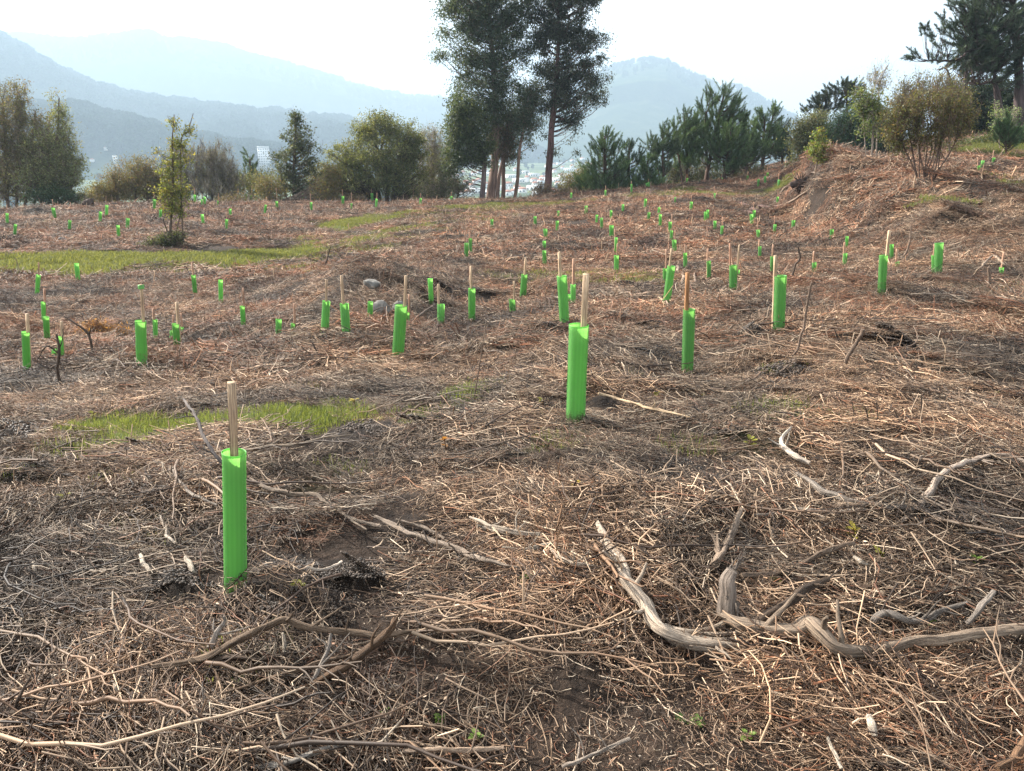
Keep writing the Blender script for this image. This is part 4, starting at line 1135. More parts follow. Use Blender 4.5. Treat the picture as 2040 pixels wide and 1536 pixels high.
def branch(label, pts_, col, seed, lift=None, name='dead_branch', cat='branch', frayed=0, sides=14, rough=.27, extra=None, group=None, skip=0.5):
    """pts_: (px, py, width px); lift: metres above the ground at each point (default: half buried on the litter)"""
    P, Rd = [], []
    for k, (px, py, w) in enumerate(pts_):
        q = hit(px, py, 0.012)
        r_ = px_m(w, q) / 2
        r_ *= .9
        l_ = (lift[k] if lift is not None else .01) + r_ * skip + .028
        q = hit(px, py, l_)
        P.append(q); Rd.append(r_)
    o_ = P[0].copy()
    G = branch_geo(np.array(P) - o_, Rd, col, seed, sides=sides, rough=rough, frayed=frayed)
    gs = rng(seed + 31)
    PA, RA = np.array(P) - o_, np.array(Rd)
    if len(PA) > 3 and name == 'dead_branch':          # snapped side stubs
        for q in range(int(gs.integers(2, 5))):
            i = int(gs.integers(1, len(PA) - 1)); ax_ = PA[i] - PA[i - 1]; ax_ /= np.linalg.norm(ax_) + 1e-9
            d_ = np.cross(ax_, gs.normal(size=3)); d_ /= np.linalg.norm(d_); d_[2] = abs(d_[2]); d_ = d_ + ax_ * gs.uniform(-.3, .8)
            ln = gs.uniform(.03, .10) + RA[i] * 1.5
            G2 = branch_geo(np.array([PA[i], PA[i] + d_ * ln * .5 + gs.normal(0, .006, 3), PA[i] + d_ * ln]), np.array([.42, .34, .2]) * RA[i], col, seed + q * 7 + 400, sides=6, rough=.15, m=4)
            G.add(np.concatenate(G2.V), np.concatenate(G2.Q), np.concatenate(G2.T), col=np.concatenate(G2.C), uvw=np.concatenate(G2.U))
    if extra:
        for ex in extra:
            P2, R2 = [], []
            for (px, py, w) in ex:
                q = hit(px, py, .015); r_ = px_m(w, q) / 2; q = hit(px, py, r_ * .6 + .02)
                P2.append(q - o_); R2.append(r_)
            G2 = branch_geo(P2, R2, col, seed + len(G.V), sides=7, rough=rough)
            G.add(np.concatenate(G2.V), np.concatenate(G2.Q), np.concatenate(G2.T), col=np.concatenate(G2.C), uvw=np.concatenate(G2.U))
    ob = G.build(name, M_WOOD, None)
    ob.location = tuple(o_)
    return tag(ob, label, cat, group)
PALE, GREY, BROWN, DARK, TAN, WHITE = (.40, .335, .265), (.245, .215, .185), (.15, .10, .065), (.085, .06, .042), (.42, .30, .19), (.72, .68, .62)
GB = 'large dead branches in the foreground'
branch('thick pale peeled root curving down and fanning into strands, centre right foreground', [(1192, 1040, 10), (1212, 1082, 20), (1238, 1128, 23), (1262, 1170, 27), (1285, 1215, 28), (1318, 1250, 26), (1360, 1270, 22), (1420, 1283, 16), (1480, 1290, 10)], PALE, 1, lift=[.03, .03, .03, .03, .04, .04, .03, .02, .01], frayed=10,
       extra=[[(1325, 1245, 14), (1365, 1262, 13), (1400, 1258, 11), (1440, 1242, 10), (1470, 1240, 7)], [(1340, 1262, 14), (1400, 1272, 12), (1460, 1272, 10), (1505, 1268, 6)], [(1300, 1240, 14), (1350, 1278, 12), (1420, 1297, 9), (1490, 1302, 6)], [(1350, 1258, 12), (1420, 1265, 10), (1480, 1258, 6)], [(1215, 1085, 8), (1200, 1100, 6), (1190, 1075, 3)]], group=GB)
branch('long thick weathered branch with a knot reaching the right edge of the photo', [(1438, 1222, 14), (1480, 1236, 30), (1530, 1248, 34), (1580, 1250, 30), (1612, 1240, 36), (1640, 1262, 34), (1680, 1288, 30), (1740, 1290, 24), (1820, 1278, 22), (1900, 1270, 20), (1980, 1258, 20), (2060, 1250, 20)], (.225, .175, .13), 2, lift=[.03, .035, .035, .045, .06, .06, .05, .035, .03, .03, .03, .03], frayed=8, rough=.24, extra=[[(1560, 1262, 16), (1530, 1272, 14), (1490, 1268, 8)]], group=GB)
branch('shredded upright grey stump standing behind the long knotted branch', [(1456, 1218, 34), (1452, 1190, 32), (1450, 1160, 30), (1462, 1138, 24)], (.18, .15, .125), 3, lift=[0, .05, .10, .14], frayed=16, rough=.35, name='shredded_stump', cat='stump')
branch('dark ridged branch rising right from behind the knotted branch', [(1512, 1232, 18), (1545, 1212, 20), (1585, 1188, 20), (1620, 1165, 16), (1652, 1152, 8)], DARK, 4, lift=[.03, .05, .07, .08, .09], rough=.25, frayed=4, group=GB)
branch('grey brown branch standing up towards the centre right, with pale flank', [(1415, 1130, 16), (1436, 1108, 19), (1455, 1075, 17), (1468, 1040, 15), (1476, 1015, 8)], (.26, .2, .15), 5, lift=[.02, .03, .03, .03, .03], frayed=3, group=GB)
branch('dark bent branch lying left of the shredded stump', [(1310, 1112, 10), (1335, 1132, 15), (1375, 1142, 14), (1415, 1134, 12), (1440, 1128, 8)], DARK, 6, frayed=4, group=GB)
branch('thin crooked brown branch running right from the shredded stump', [(1478, 1145, 10), (1530, 1143, 11), (1580, 1130, 10), (1605, 1122, 10), (1640, 1100, 12), (1700, 1080, 9)], (.17, .125, .09), 7, lift=[.02] * 6, frayed=3, group=GB)
branch('straight grey pole lying behind the crooked brown branch at right', [(1590, 942, 8), (1620, 965, 12), (1660, 988, 13), (1720, 1003, 13), (1790, 1012, 12), (1850, 1018, 9)], GREY, 8, lift=[.03] * 6, frayed=4, group=GB)
branch('pale smooth branch arching over litter at the right edge', [(1800, 1038, 8), (1826, 1012, 12), (1845, 985, 16), (1868, 955, 14), (1905, 930, 12), (1950, 915, 12), (2000, 912, 13), (2050, 930, 12)], (.33, .27, .22), 9, lift=[.01, .02, .03, .05, .06, .06, .05, .03], frayed=3, group=GB)
branch('grey hooped branch looping over a dark hollow at the right', [(1738, 1248, 9), (1742, 1232, 14), (1768, 1222, 15), (1805, 1234, 14), (1840, 1232, 13), (1875, 1215, 11), (1925, 1200, 7)], (.17, .15, .13), 10, lift=[0, .03, .05, .04, .03, .03, .03], group=GB)
branch('short grey stick leaning up right of the hooped branch', [(1925, 1242, 10), (1950, 1215, 12), (1982, 1178, 10)], GREY, 11, lift=[.01, .04, .08], group=GB)
branch('flat grey fibrous branches fanned beneath the straight grey pole', [(1580, 1010, 7), (1620, 1020, 10), (1690, 1018, 10), (1760, 1005, 6)], (.28, .24, .2), 12, extra=[[(1500, 1028, 5), (1560, 1022, 8), (1640, 1012, 8)]], frayed=4, group=GB)
branch('long brown branch humped over litter in the bottom left foreground', [(300, 1332, 10), (350, 1325, 13), (410, 1308, 15), (470, 1280, 15), (530, 1250, 15), (572, 1236, 17), (620, 1250, 15), (690, 1258, 13), (760, 1264, 12), (835, 1258, 9)], (.175, .125, .085), 13, lift=[.01, .02, .03, .05, .07, .08, .06, .04, .03, .02], frayed=3, group=GB)
branch('dark fork lying under the humped brown branch', [(395, 1318, 13), (440, 1312, 13), (500, 1313, 11), (560, 1308, 9), (585, 1300, 5)], DARK, 14, lift=[.02] * 5, group=GB)
branch('dark brown stout branch pointing up right with a broken end, bottom left', [(620, 1362, 10), (660, 1342, 16), (700, 1322, 18), (740, 1292, 18), (768, 1260, 16), (786, 1232, 9)], (.12, .075, .045), 15, lift=[.01, .03, .05, .08, .11, .14], frayed=8, rough=.25, group=GB)
branch('thin brown rod running left from the stout broken branch', [(345, 1376, 5), (420, 1384, 6), (500, 1365, 7), (570, 1342, 8), (640, 1320, 8), (720, 1300, 6)], (.2, .14, .095), 16, lift=[.02] * 6, group=GB)
branch('grey split stick leaning between the humped branch and the thin rod', [(618, 1360, 8), (636, 1330, 11), (652, 1296, 10), (660, 1262, 6)], GREY, 17, lift=[.01, .03, .05, .06], group=GB)
branch('short grey forked stick standing above the humped branch', [(418, 1288, 13), (432, 1264, 12), (448, 1240, 8), (446, 1228, 4)], (.3, .26, .22), 18, lift=[.01, .03, .05, .07], frayed=2, group=GB)
branch('dark rotten log at the left edge of the photo', [(-30, 1408, 22), (30, 1416, 22), (90, 1426, 18), (135, 1430, 10)], DARK, 19, rough=.3, frayed=5, group=GB)
branch('smooth grey branch in the bottom centre left corner', [(500, 1530, 8), (560, 1520, 12), (620, 1500, 13), (670, 1484, 11), (712, 1474, 6)], (.36, .33, .29), 20, lift=[.03] * 5, group=GB)
branch('pale straight stick along the bottom edge near the centre', [(800, 1497, 8), (870, 1494, 10), (940, 1492, 10), (1005, 1491, 8)], (.4, .3, .22), 21, lift=[.03] * 4, group=GB)
branch('grey forked sticks at the bottom right of centre', [(1120, 1530, 8), (1165, 1512, 9), (1210, 1492, 9), (1255, 1470, 6)], (.34, .29, .24), 22, lift=[.03] * 4, extra=[[(1150, 1515, 5), (1155, 1480, 4)]], group=GB)
branch('short dark upright stub at the left foreground', [(95, 1340, 8), (88, 1310, 10), (80, 1290, 8), (62, 1275, 5)], DARK, 23, lift=[0, .04, .07, .09], group=GB)
branch('curved reddish branch at the bottom right corner', [(1990, 1530, 12), (2020, 1510, 16), (2045, 1470, 16), (2060, 1440, 14)], (.2, .12, .07), 24, lift=[.02] * 4, group=GB)
branch('long pale withered branch lying right of the nearest guard', [(498, 955, 6), (530, 972, 9), (575, 982, 10), (620, 985, 9), (650, 1000, 8), (690, 1030, 6), (730, 1055, 4)], (.22, .175, .135), 25, lift=[.05, .05, .05, .04, .04, .03, .03], extra=[[(545, 975, 6), (590, 965, 7), (622, 958, 4)]], group=GB)
branch('pale split branch in the centre foreground, long and low', [(745, 1030, 7), (790, 1048, 11), (850, 1076, 14), (905, 1092, 13), (960, 1115, 10), (1030, 1130, 6)], (.27, .22, .175), 26, lift=[.03] * 6, extra=[[(690, 1030, 6), (720, 1040, 9), (760, 1050, 9)], [(790, 1035, 5), (850, 1052, 7), (900, 1085, 6)]], frayed=4, group=GB)
branch('pale bundle of split sticks above the centre foreground', [(935, 1030, 6), (980, 1048, 10), (1030, 1060, 11), (1075, 1062, 7)], (.4, .34, .27), 27, lift=[.03] * 4, extra=[[(950, 1048, 6), (1000, 1062, 8), (1050, 1068, 5)]], group=GB)
branch('pale curved stick with a sharp tip left of the thick peeled root', [(1095, 1090, 6), (1112, 1108, 8), (1145, 1122, 8), (1190, 1128, 5)], (.45, .38, .3), 28, lift=[.03] * 4, group=GB)
branch('flat pale stick lying horizontally left of the peeled root', [(1000, 1092, 5), (1050, 1094, 8), (1095, 1086, 9), (1140, 1086, 6)], (.34, .3, .24), 29, group=GB)
branch('whitish bone-like stick near the dug soil right of nearest guard', [(610, 1132, 4), (650, 1134, 6), (682, 1122, 5)], (.6, .52, .43), 30, lift=[.03] * 3)
branch('pale broken stick with a bend, above the right foreground', [(1578, 850, 5), (1560, 872, 7), (1562, 892, 12), (1582, 908, 13), (1612, 922, 8)], (.48, .42, .35), 31, lift=[.05, .04, .03, .03, .02])
branch('long straight tan stick lying right of the second nearest guard', [(1193, 783, 5), (1240, 797, 6), (1300, 814, 6), (1375, 831, 4)], (.5, .38, .25), 32, lift=[.03] * 4)
branch('dark thin forked branch left of the nearest guard', [(445, 925, 6), (425, 905, 6), (404, 868, 5), (390, 830, 5), (365, 796, 3)], (.16, .14, .13), 33, lift=[.12, .16, .22, .28, .32])
branch('curved grey withered branch left of the nearest guard, bowed downward', [(344, 930, 4), (352, 950, 6), (375, 978, 7), (400, 992, 6), (432, 1005, 4)], (.3, .26, .22), 34, lift=[.04] * 5, extra=[[(350, 905, 3), (372, 930, 4), (398, 955, 3)]])
branch('pale bent stick standing left of the nearest guard', [(318, 1028, 5), (328, 1050, 7), (335, 1070, 6), (350, 1082, 4)], (.52, .45, .37), 35, lift=[.05, .04, .03, .02])
for k, (lab, pp) in enumerate([('white bark chip standing behind the humped brown branch', [(562, 1262, 6), (568, 1282, 10), (566, 1300, 6)]), ('broad white bark chip lying near the bottom right', [(1732, 1425, 14), (1740, 1445, 18), (1748, 1466, 12)]),
    ('long white bark strip near the bottom right corner', [(1648, 1470, 7), (1662, 1500, 9), (1678, 1530, 8)]), ('pale bark chip right of the thick peeled root', [(1300 + 400, 1108, 8), (1715, 1118, 11), (1728, 1124, 6)]),
    ('pale round chip beside the hooped branch', [(1698, 1196, 8), (1706, 1204, 12), (1714, 1214, 8)]), ('small white chip in the left foreground litter', [(103, 1345, 4), (106, 1358, 7), (110, 1370, 4)]),
    ('small white chip below the short forked stick', [(226, 1358, 5), (232, 1370, 7), (238, 1384, 4)]), ('pale chip left of the nearest guard base', [(374, 1110, 10), (378, 1125, 12), (384, 1138, 8)]),
    ('pale broken chip beside the dug soil at left', [(280, 1105, 6), (286, 1122, 11), (298, 1140, 8)]), ('white chip at the left, above the rotten log', [(66, 1118, 6), (68, 1128, 9), (70, 1140, 6)])]):
    branch(lab, pp, (.48, .42, .34), 50 + k, lift=[.02, .015, .005], name='bark_chip', cat='bark chip', sides=6, rough=.3, group='pale bark chips in the litter')
# bare upright shoots and sticks further up
def shoot(label, pts_, col, seed, side=(), name='bare_shoot', cat='shoot', Y=None, lean=0.0, group='bare upright shoots in the field'):
    p = hit(*pts_[0][:2])
    Y0 = p[1] if Y is None else Y
    def tr(L):
        P, Rd = [], []
        for i, (px, py, w) in enumerate(L):
            q = world_at(px, py, Y0 + lean * i); P.append(q - p); Rd.append(max(px_m(w, q) / 2, .0022))
        return P, Rd
    P, Rd = tr(pts_)
    P[0][2] -= .03
    G = branch_geo(P, Rd, col, seed, sides=6, rough=.1)
    for s_ in side:
        P2, R2 = tr(s_)
        G2 = branch_geo(P2, R2, col, seed + 3, sides=5, rough=.1)
        G.add(np.concatenate(G2.V), np.concatenate(G2.Q), np.concatenate(G2.T), col=np.concatenate(G2.C), uvw=np.concatenate(G2.U))
    o = G.build(name, M_BARK, None); o.location = tuple(p)
    return tag(o, label, cat, group)
DK, MD = (.075, .055, .042), (.22, .16, .12)
shoot('tall leaning stick right of the brown-staked guard, reaching up to a fallen log', [(1568, 724, 5), (1590, 690, 5), (1603, 640, 5), (1608, 600, 5), (1618, 562, 4)], MD, 1)
shoot('dark forked shoot in front of the two left-edge guards', [(128, 775, 5), (116, 745, 6), (118, 700, 5), (112, 665, 4)], DK, 2, side=[[(118, 705, 4), (95, 690, 3), (75, 715, 2)], [(116, 700, 3), (124, 680, 2), (126, 655, 2)]])
shoot('dark bent shoot above the tawny bracken on the left', [(190, 715, 4), (182, 690, 5), (175, 665, 5), (150, 645, 3), (128, 630, 2)], DK, 3, side=[[(178, 672, 3), (180, 652, 2)]])
shoot('thin dark twig standing on the track verge left of centre', [(640, 548, 2), (650, 522, 3), (659, 492, 2)], DK, 4)
shoot('very thin tall brown shoot just left of the second nearest guard', [(945, 800, 3), (950, 760, 3), (960, 700, 3), (966, 655, 2)], MD, 5)
shoot('grey stub leaning right beside the dark heap at right', [(1680, 735, 6), (1692, 705, 8), (1712, 670, 7), (1718, 656, 8)], MD, 6)
shoot('crooked dark stick standing left of the broad bank guard', [(1570, 570, 4), (1584, 530, 4), (1594, 515, 4), (1590, 492, 3)], DK, 7)
shoot('upright broken stub on mulch at the right', [(1968, 578, 6), (1969, 555, 6), (1969, 532, 5)], MD, 8)
shoot('curved pale stick rising beside a small guard below the bank', [(1790, 522, 4), (1806, 500, 4), (1813, 475, 4), (1815, 450, 3)], MD, 9)
shoot('thin stick with hooked top left of the broad dark heap', [(1682, 692, 2), (1668, 672, 3), (1662, 655, 2)], DK, 10)
shoot('small pointed dark shoot left of the foremost middle guards', [(430, 715, 3), (431, 700, 4), (430, 684, 3)], DK, 11)
shoot('two dark sticks lying crossed left of the boulder guard', [(650, 728, 4), (635, 705, 4), (622, 682, 3)], DK, 12, side=[[(652, 730, 4), (630, 715, 3), (600, 690, 2)]])
shoot('thin pale shoot standing above the right foreground litter', [(1395, 1140 - 260, 2), (1402, 845, 2), (1403, 820, 2)], MD, 13)
shoot('twin dark shoots with yellow tips left of the peeled root', [(1128, 1000, 3), (1140, 975, 4), (1148, 958, 3)], DK, 14, side=[[(1130, 1000, 3), (1155, 980, 3), (1160, 968, 2)]])
shoot('group of thin dark shoots in the right middle ground', [(1735, 862, 3), (1730, 835, 3), (1722, 808, 2)], DK, 15, side=[[(1745, 862, 2), (1748, 830, 2), (1746, 800, 2)], [(1800, 870, 2), (1790, 840, 3), (1782, 815, 2)], [(1838, 845, 2), (1835, 815, 3), (1836, 785, 2)], [(1690, 855, 2), (1700, 830, 2), (1698, 800, 2)]])
# tangle of branches under the leaning guard, the arched cane, the bank sticks
def tangle(label, L, col, name='brushwood', lift=.08, base=None):
    o_ = hit(*L[0][0][:2]); G = Geo()
    for k, l in enumerate(L):
        P, Rd = [], []
        for i, (px, py, w) in enumerate(l):
            q = hit(px, py, lift * (1 if 0 < i < len(l) - 1 else .3) + .02); P.append(q - o_); Rd.append(max(px_m(w, q) / 2, .003))
        G2 = branch_geo(P, Rd, np.array(col) * (1 + .25 * math.sin(k * 2.3)), 300 + k, sides=6, rough=.12)
        G.add(np.concatenate(G2.V), np.concatenate(G2.Q), np.concatenate(G2.T), col=np.concatenate(G2.C), uvw=np.concatenate(G2.U))
    o = G.build(name, M_BARK, None); o.location = tuple(o_)
    return tag(o, label, 'brushwood')
tangle('tangle of bare cut branches around the foot of the leaning guard', [[(1235, 588, 5), (1290, 585, 6), (1340, 580, 5), (1400, 572, 4)], [(1240, 600, 4), (1243, 583, 5), (1256, 584, 4), (1262, 600, 3)], [(1335, 618, 5), (1350, 595, 5), (1368, 572, 4)], [(1350, 615, 5), (1362, 596, 5), (1372, 575, 3)],
    [(1345, 580, 5), (1362, 552, 6), (1350, 536, 6), (1352, 520, 3)], [(1375, 585, 4), (1385, 560, 5), (1384, 545, 4), (1388, 528, 3)], [(1400, 615, 5), (1425, 600, 5), (1435, 582, 5), (1458, 565, 4), (1530, 552, 3)], [(1272, 580, 4), (1290, 568, 4), (1310, 552, 3)], [(1270, 560, 4), (1265, 572, 4), (1260, 580, 3)], [(1310, 590, 4), (1326, 602, 5), (1340, 612, 3)],
    [(1455, 628, 3), (1490, 615, 4), (1540, 598, 3)], [(1350, 545, 3), (1300, 560, 4), (1220, 575, 3)]], (.26, .19, .14))
tangle('brown cane arched over the ground at the right', [[(1938, 548, 3), (1958, 528, 4), (1978, 510, 4), (1996, 522, 4), (2012, 542, 3)]], (.25, .19, .14), lift=.22)
tangle('pale rotten fallen log lying behind the tall leaning stick', [[(1588, 560, 8), (1620, 566, 13), (1650, 562, 14), (1690, 560, 13), (1730, 552, 10), (1760, 548, 6)], [(1622, 566, 6), (1632, 552, 6), (1640, 540, 3)], [(1600, 556, 4), (1630, 550, 4)]], (.38, .32, .27), name='fallen_log', lift=.05)
tangle('long thin poles leaning down the left end of the bank', [[(1552, 388, 5), (1565, 375, 5), (1578, 362, 4)], [(1545, 413, 5), (1575, 402, 5), (1610, 380, 4)]], (.20, .15, .11), lift=.15)
tangle('thin twigs standing crossed over the middle right mulch', [[(1210, 668, 3), (1205, 650, 3), (1202, 640, 2)], [(1232, 668, 3), (1242, 655, 3), (1252, 645, 2)], [(1225, 690, 2), (1250, 700, 3), (1262, 712, 2)]], (.3, .24, .18), lift=.05)
tangle('two dark branches lying behind the boulder guard', [[(735, 650, 4), (760, 635, 4), (780, 615, 3)], [(820, 640, 4), (850, 618, 4), (868, 606, 3)]], (.14, .11, .09), lift=.12)
tangle('low bare branches right of the boulder guard row', [[(920, 672, 3), (940, 690, 5), (985, 700, 5), (1010, 695, 3)], [(925, 675, 3), (960, 665, 3)], [(980, 690, 3), (1020, 715, 3)]], (.28, .23, .19), lift=.05)
for k, (lab, L) in enumerate([('long curved twig on the brown strip under the track at left', [[(95, 478, 2), (150, 484, 3), (200, 480, 3), (240, 472, 3)]]), ('dark branch lying across the far mulch at centre right', [[(1290, 492, 3), (1320, 489, 4), (1380, 487, 3), (1440, 488, 2)]]), ('forked branch lying on far mulch left of the far guards', [[(900, 472, 2), (930, 464, 4), (948, 455, 3)]]),
    ('dark bent branch lying low at the far centre field', [[(1000, 478, 3), (1020, 466, 3), (1045, 455, 2)], [(1100, 430, 2), (1115, 438, 2)]]), ('pale branches lying down the face of the bank', [[(1760, 415, 4), (1790, 392, 5), (1812, 372, 4)], [(1660, 345, 4), (1672, 380, 5), (1668, 400, 3)], [(1600, 350, 3), (1625, 345, 4), (1640, 375, 3)]])]):
    tangle(lab, L, (.24, .18, .14) if k != 1 else DK, lift=.06)

# ------------------------------------------------------------------ boulders, logs, stump
for lab, px, py, w, h_, c in [('flat grey granite boulder half buried on the centre mound', 740, 574, 36, 18, 1), ('pale granite boulder behind the small thin guard, on the centre mound', 758, 622, 46, 24, 2), ('dark side of a split boulder right of the pale one', 792, 620, 26, 22, 3), ('small white rock on the crest before the pines', 1272, 373, 13, 8, 4), ('low pale stone on the far left brown strip', 122, 478, 14, 6, 5), ('small greyish boulder at the far left crest', 68, 404, 15, 9, 6), ('brown clod of earth and root on the far left crest', 176, 414, 24, 22, 7)]:
    p = hit(px, py, .07); s = px_m(w, p) / 2; hh = px_m(h_, p) / 2
    V, T_ = rock(c * 13, s, s * .8, hh * 1.35, 4)
    G = Geo().add(V + (0, s * .3, hh * .45), None, T_, col=(.07, .05, .04))
    o = G.build('boulder' if c < 7 else 'earth_clod', M_ROCK if c < 7 else M_WOOD, None); o.location = tuple(p); tag(o, lab, 'boulder' if c < 7 else 'earth clod')
g_ = rng(5)
lp = [(1482, 418), (1490, 411), (1496, 420), (1508, 414), (1514, 426), (1520, 416), (1528, 422), (1534, 414), (1540, 424), (1546, 415), (1552, 420), (1560, 412), (1568, 418), (1526, 430), (1506, 427)]
for k, (px, py) in enumerate(lp):
    p = hit(px, py + 6); top_ = world_at(px, py, p[1] - .1)
    G = Geo(); a = math.radians(g_.uniform(-30, 30)); d = np.array((math.sin(a), math.cos(a), g_.normal(0, .08))); r_ = g_.uniform(.055, .085)
    z_ = max(top_[2] - p[2], .05)
    P = np.array([(0, 0, z_), d * .45 + (0, 0, z_ + .01), d * .9 + (0, 0, z_)])
    V, Q = tubes(P[None], np.full((1, 3), r_), 10)
    G.add(V, Q, col=(.10, .06, .05), uvw=V * 12)
    G.add(np.vstack((V[:10], P[0] - d * .004)), None, [(i, (i + 1) % 10, 10) for i in range(10)], col=(.52, .40, .27), uvw=np.zeros((11, 3)))
    o = G.build('cut_log', M_WOOD, None); o.location = tuple(p)
    tag(o, 'short cut log with pale sawn end, %s from left in the pile by the bank' % ORD[k], 'log', 'cut logs piled at the foot of the bank')
p = hit(1596, 384)
V, T_ = rock(91, .42, .36, .36, 4)
G = Geo().add(V + (0, .2, .28), None, T_, col=(.05, .035, .03))
for k in range(22):
    d = g_.normal(size=3); d[1] = -abs(d[1]) * .7; d /= np.linalg.norm(d)
    PP = np.array([d * .25, d * .42 + g_.normal(0, .04, 3), d * .58 + g_.normal(0, .09, 3)]) + (0, .2, .3)
    V, Q = tubes(PP[None], np.array([[.03, .022, .008]]), 5); G.add(V, Q, col=(.12, .08, .06))
o = G.build('uprooted_stump', M_WOOD, None); o.location = tuple(p); tag(o, 'dark uprooted stump with broken roots at the left end of the bank', 'stump')

# ------------------------------------------------------------------ seedlings
def seedling(label, px, py, h_, col, seed, nl=7, leaf=.03):
    g_ = rng(seed + 800); p = hit(px, py); h_ = px_m(h_, p)
    s = min(1.0, max(.5, p[1] / 3))
    root = empty('seedling', tuple(p), label, 'seedling', 'small leafy seedlings in the litter')
    tipx = g_.normal(0, h_ * .15)
    P = np.array([(0, 0, -.02), (tipx * .3, 0, h_ * .5), (tipx, 0, h_)])
    V, Q = tubes(P[None], np.array([[.003, .0025, .0015]]) * (1 + s), 5); Geo().add(V, Q, col=(.13, .075, .04)).build('stem', M_BARK, root)
    G = Geo()
    for k in range(nl):
        t_ = g_.uniform(.35, 1.05); b_ = np.array((tipx * t_, 0, h_ * t_)); a = g_.uniform(0, 6.28); d = np.array((math.cos(a), math.sin(a), g_.uniform(-.1, .7))); d /= np.linalg.norm(d)
        ln = leaf * g_.uniform(.7, 1.3) * (s + .25) * 1.1; sd = np.cross(d, (0, 0, 1)); sd /= np.linalg.norm(sd); up = np.cross(sd, d)
        V = [b_, b_ + d * ln * .35 + sd * ln * .3 + up * .1 * ln, b_ + d * ln * .75 + sd * ln * .24 + up * .1 * ln, b_ + d * ln, b_ + d * ln * .75 - sd * ln * .24 + up * .1 * ln, b_ + d * ln * .35 - sd * ln * .3 + up * .1 * ln, b_ + d * ln * .5]
        G.add(V, [(0, 1, 2, 6), (6, 2, 3, 4), (0, 6, 4, 5)], col=np.array(col) * g_.uniform(.7, 1.25))
    G.build('leaves', M_LEAF, root)
YG, OR, GN, LG = (.26, .25, .045), (.30, .14, .035), (.09, .15, .04), (.15, .23, .045)
for k, (lab, px, py, h_, c, nl) in enumerate([
    ('yellow leaved seedling at the left edge, left of the nearest guard', 131, 1002, 22, YG, 6), ('yellow and brown seedling with two stems left of the peeled root', 1146, 985, 26, (.45, .33, .05), 8), ('yellow green seedling above the crooked brown branch', 1700, 1075, 26, (.42, .36, .06), 9),
    ('tiny yellow seedling right of the shredded stump', 1548, 1166, 14, YG, 5), ('bright yellow green leaves near the tall pale broken stick', 1492, 892, 18, YG, 9), ('orange leaved seedling in the centre middle ground', 888, 905, 34, OR, 7), ('small yellow seedling below the orange leaved one', 868, 922, 12, YG, 5),
    ('yellow seedling at the left end of the near grass patch', 187, 838, 16, YG, 7), ('small yellow seedling with blue green leaf at bottom left', 765, 1432, 14, LG, 6), ('bright green seedling at the bottom left of centre', 880, 1442, 16, LG, 9), ('green seedling at the bottom, just left of centre', 948, 1478, 22, LG, 7),
    ('broad green leaves beside the bottom right litter', 1385, 1448, 16, LG, 10), ('grey green broad leaved weed at the bottom left', 520, 1510, 18, (.16, .26, .16), 9), ('pair of grey green leaves at the bottom left', 462, 1505, 10, (.14, .24, .15), 5), ('lime green seedling by the hooped branch', 1856, 1250, 16, LG, 6),
    ('small green seedling left of the peeled root, low', 1046, 1168, 18, LG, 8), ('yellow seedling among the dug soil right of the nearest guard', 598, 1172, 14, YG, 5), ('yellow seedling left of the straight tan stick', 1082, 808, 14, YG, 6), ('yellow green seedling right of the brown-staked guard', 1305, 796, 14, YG, 8),
    ('small yellow seedling in the right middle ground', 1398, 802, 12, YG, 5), ('yellow green seedling among thin dark shoots', 1658, 836, 16, YG, 7), ('small yellow seedling in the right foreground', 1752, 1112, 14, YG, 5), ('tiny orange seedling beside the near grass patch', 125, 860, 20, OR, 7),
    ('yellow leaved shoot at the right end of the near grass', 706, 812, 16, (.36, .28, .06), 5), ('bright green leaves beside the white bark strip', 1490, 1470, 10, LG, 7), ('small green leaves at bottom centre right', 1360, 1440, 10, GN, 6), ('yellow seedling right of the leaning tall stick', 1608, 728, 12, YG, 6), ('yellow seedling at the right edge middle ground', 1985, 790, 12, YG, 6), ('greenish yellow seedling at right, above the arching branch', 1940, 1125, 16, LG, 6)]):
    seedling(lab, px, py, h_, np.array(c) * .85, k, nl, .026)
# ------------------------------------------------------------------ trees and shrubs
def stem_world(L, Y, bend=0.0):
    P, Rd = [], []
    for i, (px, py, w) in enumerate(L):
        q = world_at(px, py, Y + bend * i); P.append(q); Rd.append(px_m(w, q) / 2)
    return np.array(P), np.array(Rd)
def lobe_points(lobes, Y, n_, g_, shell=.45, depth=.85):
    vol = np.array([l[2] * l[3] * (l[4] if len(l) > 4 else 1) for l in lobes], float); vol /= vol.sum()
    k = g_.choice(len(lobes), n_, p=vol)
    d = g_.normal(size=(n_, 3)); d /= np.linalg.norm(d, axis=1, keepdims=True)
    ph = g_.uniform(0, 50, 2)
    un = .78 + .5 * vnoise(d[:, 0] * 2.3 + ph[0] + k * 3.1, d[:, 2] * 2.3 + d[:, 1] * 1.7 + ph[1], 7)
    d *= ((g_.uniform(0, 1, n_) ** shell) * un)[:, None]
    C_ = np.zeros((n_, 3))
    for i, l in enumerate(lobes):
        m = k == i
        c = world_at(l[0], l[1], Y + (l[5] if len(l) > 5 else 0)); sx = l[2] / F * Y * 1.10; sz = l[3] / F * Y * 1.08
        C_[m] = c + d[m] * (sx, max(sx, sz * .6) * depth, sz)
    return C_
